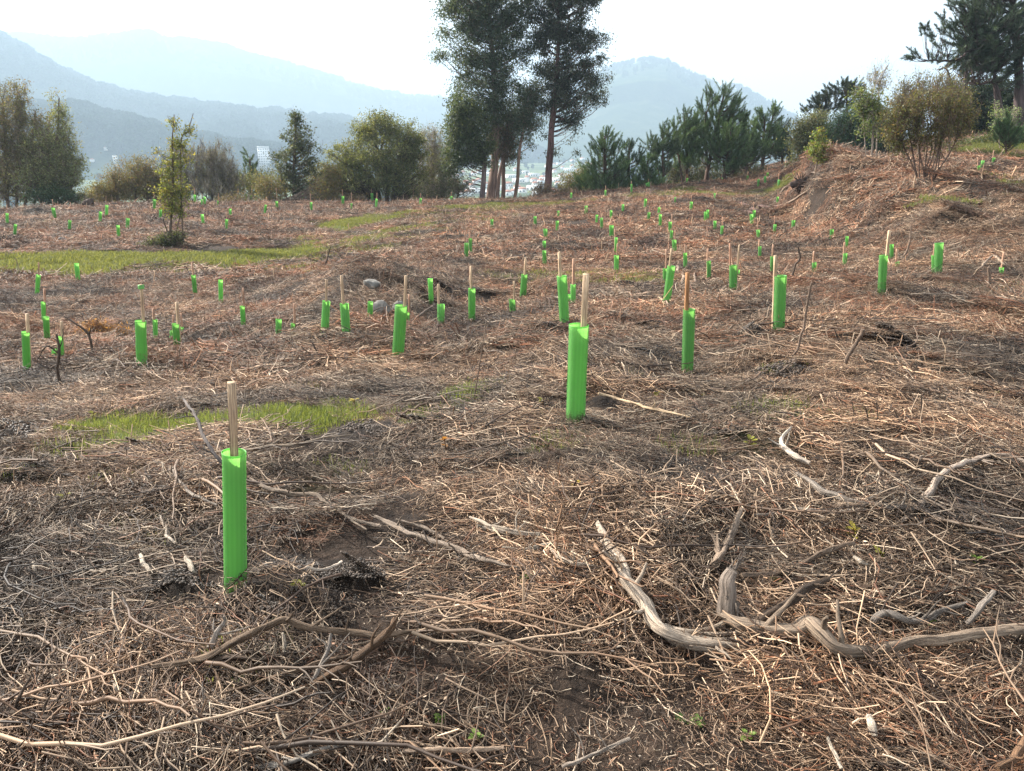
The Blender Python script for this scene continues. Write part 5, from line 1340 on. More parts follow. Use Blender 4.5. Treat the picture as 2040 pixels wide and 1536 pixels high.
def woody(G, stems, C_, g_, col, limb=1.0, twig_n=0, twig_len=.5, up=.3, k_br=5, rtip=.006):
    """limbs from the stems to every clump centre, then fine twigs about each centre"""
    S, SR = [], []
    for P, Rd in stems:
        c = catmull(P, 8); r_ = np.interp(np.linspace(0, len(P) - 1, len(c)), np.arange(len(P)), Rd)
        G2 = branch_geo(P, Rd, col, int(g_.integers(1, 999)), sides=8, rough=.07, m=8, wob=.35)
        G.add(np.concatenate(G2.V), np.concatenate(G2.Q), np.concatenate(G2.T), col=np.concatenate(G2.C), uvw=np.concatenate(G2.U))
        S.append(c[2:]); SR.append(r_[2:])
    S = np.concatenate(S); SR = np.concatenate(SR)
    D = C_[:, None] - S[None]
    hd = np.hypot(D[..., 0], D[..., 1]); dz = D[..., 2]
    cost = np.sqrt(hd ** 2 + dz ** 2) + 2.2 * np.maximum(0, .55 * hd - dz)
    b = cost.argmin(1)
    A_ = S[b]; ra = np.minimum(SR[b] * .5, .012 * limb + .012 * np.linalg.norm(C_ - A_, axis=1) * limb)
    t = np.linspace(0, 1, k_br)[None, :, None]
    P = A_[:, None] * (1 - t) + C_[:, None] * t
    ln = np.linalg.norm(C_ - A_, axis=1)
    P[..., 2] -= (np.sin(t[..., 0] * math.pi) * ln[:, None] * .10)
    P += g_.normal(0, .03, P.shape) * ln[:, None, None] * np.sin(t * math.pi)
    V, Q = tubes(P, np.maximum(ra[:, None] * (1 - .75 * t[..., 0]), rtip * .8), 4)
    G.add(V, Q, col=np.asarray(col) * .9)
    if twig_n:
        n_ = len(C_) * twig_n
        c = np.repeat(C_, twig_n, 0)
        d = g_.normal(size=(n_, 3)); d[:, 2] += up * 3; d /= np.linalg.norm(d, axis=1, keepdims=True)
        L_ = twig_len * g_.uniform(.5, 1.3, n_)
        s0 = c - d * (L_ * .35)[:, None]
        P = s0[:, None] + d[:, None] * (np.linspace(0, 1, 4)[None, :, None] * L_[:, None, None]) + np.cumsum(g_.normal(0, .06, (n_, 4, 3)), 1) * L_[:, None, None]
        V, Q = tubes(P, rtip * np.tile(np.array((1.2, .9, .7, .4)), (n_, 1)), 3)
        G.add(V, Q, col=np.repeat(np.asarray(col) * g_.uniform(.7, 1.6, (n_, 1)), 12, 0))
def leaves(G, C_, g_, per, sig, size, cols, flat=.8, hang=0.0, aspect=.5, var=.35):
    n_ = len(C_) * per
    cs = np.repeat(sig * g_.uniform(.6, 1.35, len(C_)), per)
    c = np.repeat(C_, per, 0) + g_.normal(size=(n_, 3)) * cs[:, None] * (1, 1, flat)
    d = g_.normal(size=(n_, 3)); d[:, 2] -= hang * 2.0; d /= np.linalg.norm(d, axis=1, keepdims=True)
    e = np.cross(d, g_.normal(size=(n_, 3))); e /= np.linalg.norm(e, axis=1, keepdims=True)
    f = np.cross(d, e)
    s = size * g_.uniform(.6, 1.35, n_)
    V = np.stack((c, c + d * (s * .5)[:, None] + e * (s * aspect * .5)[:, None] + f * (s * .06)[:, None], c + d * s[:, None], c + d * (s * .5)[:, None] - e * (s * aspect * .5)[:, None] + f * (s * .06)[:, None]), 1).reshape(-1, 3)
    cols = np.asarray(cols, float)
    kc = np.clip(np.repeat(g_.uniform(0, len(cols), len(C_)), per) + g_.normal(0, .7, n_), 0, len(cols) - 1e-3).astype(int)
    cc_ = cols[kc] * g_.uniform(1 - var, 1 + var, (n_, 1))
    G.add(V, np.arange(n_ * 4).reshape(-1, 4), col=np.repeat(cc_, 4, 0))
def tree(name, label, cat, Y, stems, lobes, n_, per, sig, size, cols, seed, bark=(.11, .085, .065), limb=1.0, twig_n=2, twig_len=.5, up=.3, group=None, hang=0, flat=.8, aspect=.5, shell=.45, depth=.85, rtip=.006, bend=0.0):
    g_ = rng(seed + 2000)
    ST = [stem_world(s, Y, bend) for s in stems]
    b0 = ST[0][0][0]
    for P, Rd in ST:
        gz = ground_z(P[0][0], P[0][1])[0]
        P[0][2] = min(P[0][2], gz - .1)
    base = np.array((b0[0], b0[1], ground_z(b0[0], b0[1])[0]))
    root = empty(name, tuple(base), label, cat, group)
    C_ = lobe_points(lobes, Y, n_, g_, shell, depth)
    G = Geo(); woody(G, ST, C_, g_, bark, limb, twig_n, twig_len, up, rtip=rtip)
    G.build('trunk', M_BARK, root, origin=base)
    G = Geo(); leaves(G, C_, g_, per, sig, size, cols, flat, hang, aspect)
    G.build('crown', M_LEAF, root, origin=base)
    return root
def pine(name, label, Y, stems, lobes, n_, seed, tl=.60, nd=130, nl=.25, nw=.018, cols=((.048, .085, .036), (.072, .12, .048), (.105, .165, .065)), bark=(.10, .065, .05), up=1.1, group=None, limb=.9, shell=.5):
    g_ = rng(seed + 4000); n_ = int(n_ * 1.1)
    if nl > .2: lobes = [(l[0], l[1] + 9, *l[2:]) for l in lobes]
    ST = [stem_world([(a, b + (8 if b < 330 else 0), c) for a, b, c in s], Y) for s in stems]
    b0 = ST[0][0][0]
    for P, Rd in ST: P[0][2] = min(P[0][2], ground_z(P[0][0], P[0][1])[0] - .1)
    base = np.array((b0[0], b0[1], ground_z(b0[0], b0[1])[0]))
    root = empty(name, tuple(base), label, 'pine tree', group)
    C_ = lobe_points(lobes, Y, n_, g_, shell)
    G = Geo(); woody(G, ST, C_, g_, bark, limb, 0)
    G.build('trunk', M_BARK, root, origin=base)
    G = Geo()
    tr = np.concatenate([s[0] for s in ST])
    axis0 = tr[np.abs(tr[None, :, 2] - C_[:, None, 2]).argmin(1)]
    out = C_ - axis0; out[:, 2] = 0; out /= np.linalg.norm(out, axis=1, keepdims=True) + .3
    d = out * .8 + np.array((0, 0, up)) + g_.normal(0, .35, C_.shape); d /= np.linalg.norm(d, axis=1, keepdims=True)
    TL = tl * g_.uniform(.6, 1.25, len(C_))
    V, Q = tubes(np.stack((C_, C_ + d * (TL * .5)[:, None], C_ + d * TL[:, None]), 1), np.tile(np.array((.018, .012, .006)), (len(C_), 1)), 4)
    G.add(V, Q, col=np.array(bark) * .8)
    n2 = len(C_) * nd
    t = g_.uniform(0, 1, n2)
    dd = np.repeat(d, nd, 0); o_ = np.repeat(C_, nd, 0) + dd * (t * np.repeat(TL, nd))[:, None]
    rdir = g_.normal(size=(n2, 3)); rdir -= dd * (rdir * dd).sum(1, keepdims=True); rdir /= np.linalg.norm(rdir, axis=1, keepdims=True)
    nd_dir = rdir * (.95 - .5 * t)[:, None] + dd * (.35 + .6 * t)[:, None]; nd_dir /= np.linalg.norm(nd_dir, axis=1, keepdims=True)
    L_ = nl * g_.uniform(.55, 1.15, n2) * (1 - .35 * t)
    sd = np.cross(nd_dir, g_.normal(size=(n2, 3))); sd /= np.linalg.norm(sd, axis=1, keepdims=True)
    V = np.stack((o_ - sd * nw * .5, o_ + sd * nw * .5, o_ + nd_dir * L_[:, None]), 1).reshape(-1, 3)
    cols = np.asarray(cols)
    cc_ = cols[np.clip(np.repeat(g_.uniform(0, len(cols), len(C_)), nd).astype(int), 0, len(cols) - 1)] * g_.uniform(.65, 1.45, (n2, 1))
    G.add(V, None, np.arange(n2 * 3).reshape(-1, 3), col=np.repeat(cc_, 3, 0))
    G.build('crown', M_NEEDLE, root, origin=base)
    return root

OLIVE = ((.10, .095, .035), (.15, .13, .05), (.19, .15, .06), (.08, .09, .035))
GREYG = ((.08, .10, .05), (.13, .14, .075), (.17, .17, .09), (.06, .075, .035))
BROWN_L = ((.16, .12, .06), (.20, .15, .08), (.12, .11, .05), (.22, .16, .08))
TWIGC = (.17, .135, .105)
# left edge
tree('willow_tree', 'tall bushy half bare willow filling the left edge of the photo', 'tree', 50, [[(10, 402, 7), (12, 330, 6), (5, 200, 3)], [(25, 402, 6), (35, 320, 5), (42, 190, 2)], [(40, 402, 6), (60, 330, 5), (70, 220, 2)], [(-10, 402, 6), (-25, 300, 5), (-30, 190, 2)], [(50, 402, 5), (85, 350, 4), (95, 260, 2)]],
     [(12, 255, 36, 75), (42, 210, 14, 42), (60, 290, 40, 60), (85, 330, 34, 50), (95, 265, 16, 40, .6), (-20, 300, 30, 80), (20, 350, 60, 45)], 720, 48, .25, .115, ((.17, .18, .095), (.14, .13, .07), (.22, .17, .10), (.11, .11, .05)), 1, bark=TWIGC, twig_n=7, twig_len=.75, up=.8)
tree('poplar_tree', 'narrow upright grey green tree right of the left edge willow', 'tree', 49, [[(72, 402, 7), (95, 350, 6), (112, 290, 5), (118, 195, 2)], [(78, 402, 5), (120, 355, 4), (138, 300, 3)]],
     [(118, 218, 11, 28), (126, 255, 20, 30), (118, 290, 24, 34), (138, 315, 22, 44), (120, 360, 32, 34), (147, 345, 14, 45), (95, 330, 34, 50), (75, 360, 40, 34)], 400, 46, .21, .11, ((.15, .18, .085), (.20, .225, .11), (.12, .14, .065), (.25, .25, .13)), 2, bark=TWIGC, twig_n=4, twig_len=.6, up=.8)
tree('holly_shrub', 'low dark green shrub under the narrow upright tree', 'shrub', 48, [[(108, 402, 4), (108, 385, 3)]], [(108, 388, 30, 15), (135, 392, 20, 10), (80, 392, 20, 10)], 70, 70, .22, .09, ((.03, .06, .025), (.05, .08, .035)), 3, twig_n=2)
tree('hazel_shrub', 'rounded brown green shrub left of the thin young tree', 'shrub', 51, [[(235, 402, 5), (230, 370, 4)], [(262, 402, 5), (275, 350, 4)], [(290, 402, 4), (295, 350, 3)]], [(222, 376, 34, 24), (262, 358, 36, 36), (298, 352, 26, 36), (205, 392, 22, 14), (240, 350, 16, 16), (320, 375, 30, 26)], 330, 60, .26, .10, ((.13, .12, .055), (.17, .145, .07), (.10, .11, .045), (.19, .13, .075)), 4, bark=TWIGC, twig_n=4, twig_len=.5, up=.4)
tree('bare_thicket', 'bare grey brown thicket between the thin young tree and small pine', 'shrub', 52, [[(350, 402, 5), (352, 350, 4), (350, 300, 2)], [(385, 402, 5), (390, 340, 4), (395, 290, 2)], [(420, 402, 5), (425, 340, 4), (430, 290, 2)], [(450, 402, 5), (458, 350, 4), (465, 310, 2)], [(370, 402, 4), (372, 340, 3)]],
     [(400, 325, 50, 38), (440, 345, 36, 52), (360, 345, 32, 52), (400, 370, 70, 32), (455, 370, 26, 34)], 400, 32, .26, .08, ((.16, .155, .085), (.13, .135, .07), (.19, .17, .10)), 5, bark=(.185, .17, .145), twig_n=12, twig_len=.85, up=1.0, rtip=.008)
tree('hedge_shrub', 'low continuous olive green scrub behind the shrubs left of the round tree', 'shrub', 57, [[(340, 404, 4), (340, 380, 3)], [(450, 404, 4), (452, 380, 3)], [(540, 404, 4), (540, 380, 3)], [(640, 404, 4), (640, 380, 3)], [(200, 404, 4), (200, 385, 3)]],
     [(330, 368, 50, 26), (450, 368, 50, 26), (530, 366, 40, 28), (640, 366, 34, 30), (210, 385, 50, 16), (280, 375, 40, 22), (870, 375, 40, 24)], 620, 46, .28, .12, ((.10, .12, .055), (.14, .15, .07), (.12, .125, .06), (.17, .155, .08)), 63, bark=TWIGC, twig_n=3, up=.5)
pine('pine_tree', 'small dark pine between the bare thicket and the airy tree', 58, [[(500, 402, 6), (499, 350, 5), (498, 305, 2)]], [(498, 318, 11, 16), (500, 345, 17, 20), (502, 368, 20, 18)], 70, 6, tl=.5, nw=.022)
tree('alder_tree', 'airy dark green tree with spiky top left of the round tree', 'tree', 50, [[(585, 402, 8), (586, 340, 7), (588, 280, 5), (590, 235, 2)], [(575, 402, 4), (560, 350, 3)]],
     [(590, 245, 20, 22), (578, 270, 16, 14, .5), (615, 262, 14, 14, .5), (592, 290, 30, 30), (560, 310, 24, 14, .6), (628, 305, 14, 20, .6), (575, 345, 42, 36), (615, 345, 26, 40), (560, 380, 32, 18), (600, 380, 34, 18)], 230, 42, .17, .13, ((.045, .065, .035), (.075, .09, .05), (.11, .12, .065), (.06, .08, .045)), 7, twig_n=4, twig_len=.7, up=.7, shell=.6)
tree('bramble_bush', 'low bush with orange brown leaves at the foot of the airy tree', 'shrub', 48.5, [[(535, 402, 3), (535, 385, 2)]], [(535, 378, 28, 24), (650, 375, 24, 24), (660, 345, 16, 18)], 130, 55, .24, .09, ((.13, .12, .05), (.19, .12, .05), (.11, .11, .045), (.14, .14, .06)), 8, bark=TWIGC, twig_n=4)
tree('oak_tree', 'large rounded olive brown tree in the middle of the crest', 'tree', 51, [[(770, 402, 9), (772, 370, 8), (765, 330, 6), (745, 280, 3)], [(752, 402, 7), (745, 360, 6), (720, 335, 4), (700, 310, 2)], [(778, 402, 7), (790, 350, 6), (800, 300, 3)], [(758, 402, 6), (752, 330, 4), (770, 260, 2)]],
     [(757, 240, 28, 16), (735, 262, 34, 22), (790, 262, 42, 26), (700, 310, 42, 30), (770, 305, 62, 40), (825, 300, 24, 34), (680, 345, 36, 34), (740, 355, 60, 38), (800, 355, 50, 38), (660, 370, 26, 26)], 880, 56, .21, .115, ((.125, .145, .058), (.155, .175, .072), (.20, .20, .09), (.09, .115, .05), (.135, .15, .065)), 9, twig_n=4, twig_len=.5, up=.4)
tree('birch_tree', 'pale nearly bare tree at the right side of the round tree', 'tree', 53, [[(862, 402, 6), (862, 340, 5), (868, 265, 2)], [(850, 402, 4), (835, 320, 3)], [(875, 402, 4), (890, 330, 3)]], [(862, 290, 30, 34), (878, 330, 28, 40), (850, 350, 40, 40), (888, 370, 22, 26)], 300, 26, .25, .09, ((.2, .19, .11), (.24, .22, .14), (.15, .15, .08)), 10, bark=(.3, .27, .23), twig_n=9, twig_len=.7, up=.8)
tree('bramble_bush', 'thin dark arching bush at the crest left of the eucalyptus trunks', 'shrub', 49, [[(905, 403, 3), (915, 380, 3)], [(890, 403, 3), (880, 370, 2)]], [(905, 365, 32, 18), (925, 378, 20, 14), (885, 385, 22, 16), (860, 385, 26, 18)], 110, 26, .24, .09, ((.06, .08, .045), (.10, .11, .06)), 11, twig_n=5, twig_len=.6, up=.3)

# eucalyptus group
EUC = ((.055, .08, .052), (.08, .105, .07), (.125, .15, .10), (.035, .052, .036), (.06, .085, .054))
GE = 'tall eucalyptus trees on the crest'
EB = (.20, .14, .115)
tree('eucalyptus_tree', 'tallest left eucalyptus with straight pinkish trunk and broad dark crown', 'eucalyptus', 50, [[(978, 404, 20), (982, 350, 17), (987, 280, 14), (985, 190, 12), (980, 100, 10), (975, 0, 8), (975, -150, 4)]],
     [(925, 30, 42, 36), (895, 75, 22, 16, .6), (880, 112, 20, 9, .7), (898, 20, 24, 20), (960, 10, 50, 45), (1010, 20, 42, 45), (950, 80, 48, 38), (1000, 85, 46, 40), (935, 125, 30, 24), (975, 140, 42, 32), (1015, 150, 38, 32), (950, 185, 45, 28), (1000, 200, 46, 30), (1040, 95, 22, 22), (1045, 25, 28, 36), (965, 230, 38, 26), (960, -60, 80, 50), (1000, -140, 60, 60), (930, -110, 50, 50)], 620, 118, .28, .17, EUC, 20, bark=EB, twig_n=3, twig_len=.7, hang=.35, aspect=.3, group=GE, limb=.7)
tree('eucalyptus_tree', 'short leafy eucalyptus leaning left below the tallest crown', 'eucalyptus', 48.5, [[(958, 404, 12), (964, 350, 10), (962, 300, 8), (940, 240, 4)]],
     [(925, 215, 28, 22), (915, 245, 24, 28), (945, 245, 26, 30), (925, 280, 28, 24), (912, 315, 24, 22), (955, 290, 26, 28), (950, 325, 20, 14), (905, 335, 18, 10)], 230, 95, .24, .15, ((.055, .08, .038), (.08, .105, .05), (.12, .14, .07), (.04, .058, .03)), 21, bark=(.13, .10, .10), twig_n=3, hang=.2, aspect=.4, group=GE, limb=.35)
tree('eucalyptus_tree', 'slim eucalyptus trunk with brown hanging leaves right of the thickest trunk', 'eucalyptus', 50.5, [[(990, 404, 8), (995, 350, 7), (1003, 310, 6), (1004, 270, 4)]], [(1000, 300, 24, 20), (985, 275, 20, 20), (1010, 270, 18, 24)], 90, 50, .27, .14, ((.10, .08, .05), (.07, .07, .04), (.13, .09, .06)), 22, bark=EB, twig_n=4, hang=.5, aspect=.35, group=GE)
tree('eucalyptus_tree', 'slim straight eucalyptus between the thick trunk and the crooked one', 'eucalyptus', 51, [[(1002, 404, 9), (1003, 340, 8), (1005, 280, 6), (1010, 240, 4)]], [(1008, 250, 24, 24), (1020, 285, 18, 22), (1015, 310, 18, 14), (1020, 225, 26, 20)], 120, 55, .27, .14, EUC[:3], 23, bark=EB, twig_n=3, hang=.4, aspect=.35, group=GE)
tree('eucalyptus_tree', 'thin crooked eucalyptus leaning right between the two big trees', 'eucalyptus', 50, [[(1023, 404, 7), (1030, 360, 7), (1033, 320, 6), (1040, 270, 5), (1057, 200, 3)]], [(1055, 205, 20, 22), (1060, 235, 22, 18), (1045, 255, 20, 18), (1068, 180, 14, 20), (1052, 280, 16, 8, .5)], 130, 60, .26, .14, EUC[:3], 24, bark=(.24, .17, .13), twig_n=3, hang=.3, aspect=.35, group=GE)
tree('eucalyptus_tree', 'tall right eucalyptus with slightly leaning trunk and ragged layered crown', 'eucalyptus', 50, [[(1088, 402, 17), (1093, 350, 14), (1097, 290, 13), (1104, 215, 12), (1110, 130, 9), (1112, 40, 7), (1112, -130, 3)]],
     [(1130, 20, 46, 34), (1085, 25, 26, 34), (1100, 70, 34, 22), (1145, 62, 36, 16), (1080, 85, 14, 12), (1180, 75, 30, 13), (1150, 95, 34, 12), (1110, 115, 32, 18), (1165, 125, 38, 10), (1088, 140, 22, 14), (1130, 145, 40, 14), (1180, 155, 28, 15), (1105, 172, 38, 16), (1165, 182, 44, 13), (1080, 195, 20, 18), (1190, 200, 18, 9), (1130, 205, 38, 13), (1150, 222, 26, 8), (1128, 240, 24, 10), (1148, 255, 12, 7, .6), (1130, 280, 22, 8, .4), (1142, 298, 8, 10, .5), (1108, 300, 10, 8, .3), (1085, 275, 10, 6, .3), (1130, -50, 60, 50), (1120, -130, 45, 50), (1170, -10, 22, 14)], 600, 92, .22, .16, ((.042, .055, .046), (.062, .076, .058), (.095, .108, .08), (.03, .04, .033)), 25, bark=(.15, .09, .085), twig_n=2, twig_len=.7, hang=.5, aspect=.32, group=GE, limb=.7)
tree('bramble_bush', 'brown tangled bramble at the foot of the right eucalyptus', 'shrub', 49, [[(1078, 402, 4), (1075, 385, 3)], [(1100, 402, 4), (1108, 385, 3)]], [(1078, 385, 20, 14), (1110, 388, 24, 12), (1150, 390, 26, 10)], 150, 22, .22, .08, BROWN_L, 26, bark=(.2, .15, .12), twig_n=10, twig_len=.55, up=.2)
tree('laurel_shrub', 'pale green shrub between right eucalyptus and the first pine', 'shrub', 51, [[(1140, 402, 4), (1142, 370, 3)], [(1160, 402, 4), (1160, 360, 3)]], [(1138, 370, 22, 24), (1158, 355, 14, 26), (1150, 385, 30, 14)], 150, 46, .24, .10, ((.12, .14, .06), (.16, .16, .08), (.2, .17, .11)), 27, bark=TWIGC, twig_n=5)
# the pines
GP = 'young pines along the far edge'
pine('pine_tree', 'broad bushy young pine standing alone right of the eucalyptus', 50, [[(1205, 402, 9), (1205, 340, 7), (1205, 262, 3)]], [(1207, 268, 12, 14), (1195, 290, 14, 16), (1218, 290, 16, 18), (1205, 315, 28, 18), (1185, 335, 20, 16), (1225, 340, 24, 20), (1200, 360, 40, 22), (1172, 362, 20, 18), (1225, 372, 24, 14), (1195, 380, 36, 10)], 330, 30, tl=.7, group=GP, cols=((.045, .085, .038), (.068, .12, .05), (.10, .16, .065)))
pine('pine_tree', 'slender young pine with open top, second from the left', 51, [[(1253, 398, 6), (1253, 340, 5), (1253, 285, 2)]], [(1254, 285, 10, 12), (1240, 318, 12, 10), (1268, 310, 12, 14), (1254, 320, 14, 16), (1250, 350, 18, 12)], 75, 31, tl=.6, group=GP, cols=((.025, .055, .035), (.04, .075, .045)))
pine('pine_tree', 'low conical young pine, third from the left', 49, [[(1290, 395, 6), (1290, 350, 4), (1289, 312, 2)]], [(1289, 315, 7, 10), (1290, 338, 16, 14), (1291, 360, 26, 14), (1275, 368, 16, 12), (1308, 370, 16, 10)], 130, 32, tl=.55, group=GP)
pine('pine_tree', 'open pine with two pale topped heads left of the tallest pines', 50, [[(1322, 380, 7), (1321, 330, 6), (1320, 265, 2)], [(1322, 345, 4), (1305, 305, 3), (1298, 285, 2)]], [(1322, 262, 11, 13), (1338, 275, 10, 12), (1318, 290, 18, 14), (1298, 282, 9, 10), (1306, 305, 14, 14), (1335, 300, 12, 12), (1322, 330, 16, 12)], 125, 33, tl=.65, group=GP, cols=((.04, .07, .035), (.06, .10, .05), (.08, .12, .06)))
pine('pine_tree', 'dark forked pine just left of the tallest pine', 51, [[(1370, 378, 8), (1368, 320, 7), (1364, 225, 3)], [(1368, 300, 4), (1345, 255, 3)]], [(1362, 228, 10, 14), (1380, 240, 12, 14), (1345, 250, 10, 12), (1372, 262, 30, 18), (1350, 282, 22, 18), (1382, 290, 24, 22), (1365, 315, 28, 18)], 230, 34, tl=.68, group=GP)
pine('pine_tree', 'tallest pine of the row with many upright heads', 52, [[(1405, 375, 9), (1412, 320, 8), (1430, 240, 6), (1442, 180, 3)], [(1418, 300, 5), (1405, 240, 4), (1412, 205, 2)]], [(1442, 182, 9, 14), (1415, 192, 10, 16), (1455, 205, 14, 16), (1432, 212, 18, 18), (1400, 210, 10, 12), (1415, 240, 28, 20), (1450, 240, 26, 22), (1470, 225, 8, 12), (1398, 262, 22, 18), (1430, 275, 34, 22), (1465, 270, 18, 20), (1475, 240, 8, 12), (1415, 300, 30, 18)], 400, 35, tl=.75, group=GP)
pine('pine_tree', 'dense pine right below the tallest pine', 50.5, [[(1440, 370, 8), (1448, 310, 6), (1455, 255, 3)]], [(1455, 262, 16, 16), (1440, 290, 28, 20), (1465, 300, 26, 22), (1452, 325, 28, 14)], 190, 36, tl=.65, group=GP)
pine('pine_tree', 'mid height pine between the tallest pine and the twin headed pines', 54, [[(1482, 365, 7), (1488, 310, 6), (1492, 250, 3)]], [(1492, 248, 10, 12), (1485, 272, 22, 18), (1500, 295, 24, 20), (1480, 315, 20, 16)], 150, 37, tl=.62, group=GP)
pine('pine_tree', 'pine whose slim twin heads rise right of the tallest pine', 55, [[(1518, 352, 7), (1520, 300, 6), (1524, 228, 3)], [(1522, 280, 4), (1540, 220, 2)]], [(1521, 225, 8, 12), (1541, 222, 7, 15), (1515, 245, 14, 14), (1530, 260, 24, 20), (1512, 285, 20, 20), (1538, 290, 18, 18)], 180, 38, tl=.62, group=GP)
pine('pine_tree', 'dark pine at the right end of the row', 57, [[(1558, 340, 6), (1558, 300, 5), (1556, 245, 3)], [(1572, 335, 5), (1574, 290, 4)]], [(1556, 252, 16, 14), (1548, 275, 20, 18), (1565, 275, 18, 18), (1572, 295, 12, 16), (1552, 300, 18, 12)], 170, 39, tl=.58, group=GP, cols=((.03, .055, .035), (.045, .08, .05)))
tree('laurel_shrub', 'dark undergrowth filling the space beneath the tallest pines', 'shrub', 55, [[(1400, 378, 4), (1400, 350, 3)], [(1460, 375, 4), (1460, 350, 3)], [(1350, 385, 4), (1350, 350, 3)]], [(1400, 345, 34, 24), (1450, 345, 38, 22), (1350, 345, 30, 24), (1500, 335, 24, 16), (1380, 365, 60, 12)], 380, 46, .26, .10, ((.05, .07, .035), (.08, .09, .045), (.11, .10, .06)), 40, bark=TWIGC, twig_n=4, up=.5)
# right side, behind the bank
pine('pine_tree', 'distant umbrella shaped pine behind the bank', 56, [[(1692, 330, 7), (1690, 260, 6), (1686, 175, 3)], [(1648, 330, 5), (1650, 260, 4), (1642, 210, 2)]], [(1688, 165, 22, 10), (1670, 182, 26, 12), (1700, 180, 16, 14), (1645, 190, 16, 9), (1628, 200, 12, 9), (1612, 212, 10, 7), (1655, 208, 24, 10), (1688, 205, 22, 12), (1635, 225, 14, 10)], 210, 41, tl=.5, nw=.02, up=.7, cols=((.03, .045, .03), (.045, .06, .04), (.02, .03, .022)))
tree('willow_tree', 'grey green leafy tree left of the bright yellow green sapling', 'tree', 45, [[(1610, 345, 6), (1608, 300, 5), (1612, 240, 3)], [(1625, 345, 5), (1630, 280, 3)]], [(1615, 245, 24, 22), (1600, 280, 22, 28), (1625, 285, 24, 30), (1598, 315, 20, 18), (1590, 250, 12, 12, .5), (1640, 250, 16, 18)], 250, 52, .26, .11, ((.10, .12, .07), (.14, .16, .09), (.07, .085, .045), (.18, .17, .09)), 42, bark=TWIGC, twig_n=4)
tree('broom_bush', 'dense blue green broom mass behind the slender birch', 'shrub', 43, [[(1690, 335, 5), (1690, 300, 4)], [(1740, 335, 5), (1745, 280, 4)], [(1665, 335, 4), (1665, 300, 3)]], [(1700, 258, 42, 32), (1735, 245, 34, 38), (1668, 280, 38, 28), (1710, 290, 54, 26), (1765, 262, 34, 44), (1680, 236, 22, 16)], 640, 80, .24, .10, ((.035, .075, .05), (.05, .10, .06), (.07, .12, .075), (.03, .055, .035)), 43, twig_n=3, up=.8, aspect=.25)
tree('oak_sapling', 'bright yellow green leafy sapling on the left shoulder of the bank', 'sapling', 31, [[(1618, 350, 3), (1628, 320, 3), (1630, 255, 2)], [(1640, 360, 2), (1640, 300, 2)]], [(1630, 268, 9, 14), (1632, 292, 14, 16), (1638, 312, 14, 12), (1622, 300, 8, 12)], 60, 30, .11, .085, ((.13, .19, .04), (.19, .23, .055), (.09, .14, .03), (.22, .20, .05)), 44, bark=(.2, .16, .12), twig_n=3, twig_len=.3)
tree('birch_tree', 'slender birch with nearly bare leaning tip on the bank', 'tree', 30, [[(1731, 332, 4), (1738, 290, 4), (1739, 230, 3), (1740, 180, 2), (1768, 130, 1.5)], [(1739, 230, 2), (1715, 190, 2), (1700, 170, 1)]], [(1735, 225, 24, 18), (1712, 190, 16, 12, .7), (1728, 205, 24, 16), (1745, 250, 20, 16), (1725, 265, 14, 12, .6)], 110, 30, .16, .09, ((.10, .14, .045), (.14, .17, .06), (.08, .11, .04)), 45, bark=(.28, .24, .2), twig_n=4, twig_len=.4, rtip=.004)
tree('birch_tree', 'wispy bare birch tips rising behind the slender birch', 'tree', 31, [[(1745, 330, 3), (1748, 250, 3), (1752, 170, 2), (1772, 125, 1)]], [(1750, 165, 18, 26), (1765, 140, 10, 16, .6), (1735, 155, 14, 14, .6)], 55, 6, .2, .08, ((.2, .2, .1), (.25, .22, .12)), 46, bark=(.22, .19, .16), twig_n=4, twig_len=.5, up=.9, rtip=.004)
hb = hit(1845, 374)
fan = [[(1842 + dx * .14, 376, 3.2), (1843 + dx * .38 + 5 * math.sin(dx), 342, 2.8), (1845 + dx * .72 + 8 * math.cos(dx * 2), 288, 2.2), (1848 + dx * .98 + 9 * math.sin(dx * 3), 215 - 22 * math.cos(dx / 25) + 10 * math.sin(dx * 5), 1.2)] for dx in (-62, -50, -40, -28, -18, -6, 6, 16, 28, 40, 52, 66)]
tree('hornbeam_bush', 'large multi stemmed bush with small rusty leaves on top of the bank', 'shrub', float(hb[1]), fan,
     [(1800, 225, 34, 26), (1850, 205, 44, 26), (1895, 215, 34, 34), (1785, 262, 26, 30), (1830, 255, 46, 34), (1885, 262, 44, 34), (1798, 290, 24, 14, .4), (1850, 288, 46, 14, .4), (1925, 240, 16, 30)], 300, 42, .11, .058, ((.13, .125, .055), (.11, .115, .045), (.18, .135, .06), (.09, .10, .04), (.075, .085, .035)), 47, bark=(.12, .082, .065), twig_n=5, twig_len=.5, up=1.1, rtip=.0035, shell=.5)
tree('willow_tree', 'upright twiggy bush tips showing behind the rusty leaved bush', 'tree', 34, [[(1830, 330, 5), (1828, 240, 4), (1825, 170, 2)], [(1860, 330, 4), (1865, 220, 3), (1868, 160, 2)], [(1890, 330, 4), (1895, 220, 3)]], [(1800, 185, 14, 20), (1830, 170, 18, 24), (1865, 165, 18, 22), (1895, 180, 16, 18), (1840, 200, 50, 24), (1810, 215, 26, 28), (1905, 215, 26, 30)], 220, 30, .22, .085, ((.14, .14, .07), (.18, .16, .08), (.10, .11, .05)), 48, bark=TWIGC, twig_n=5, up=1.0, twig_len=.6)
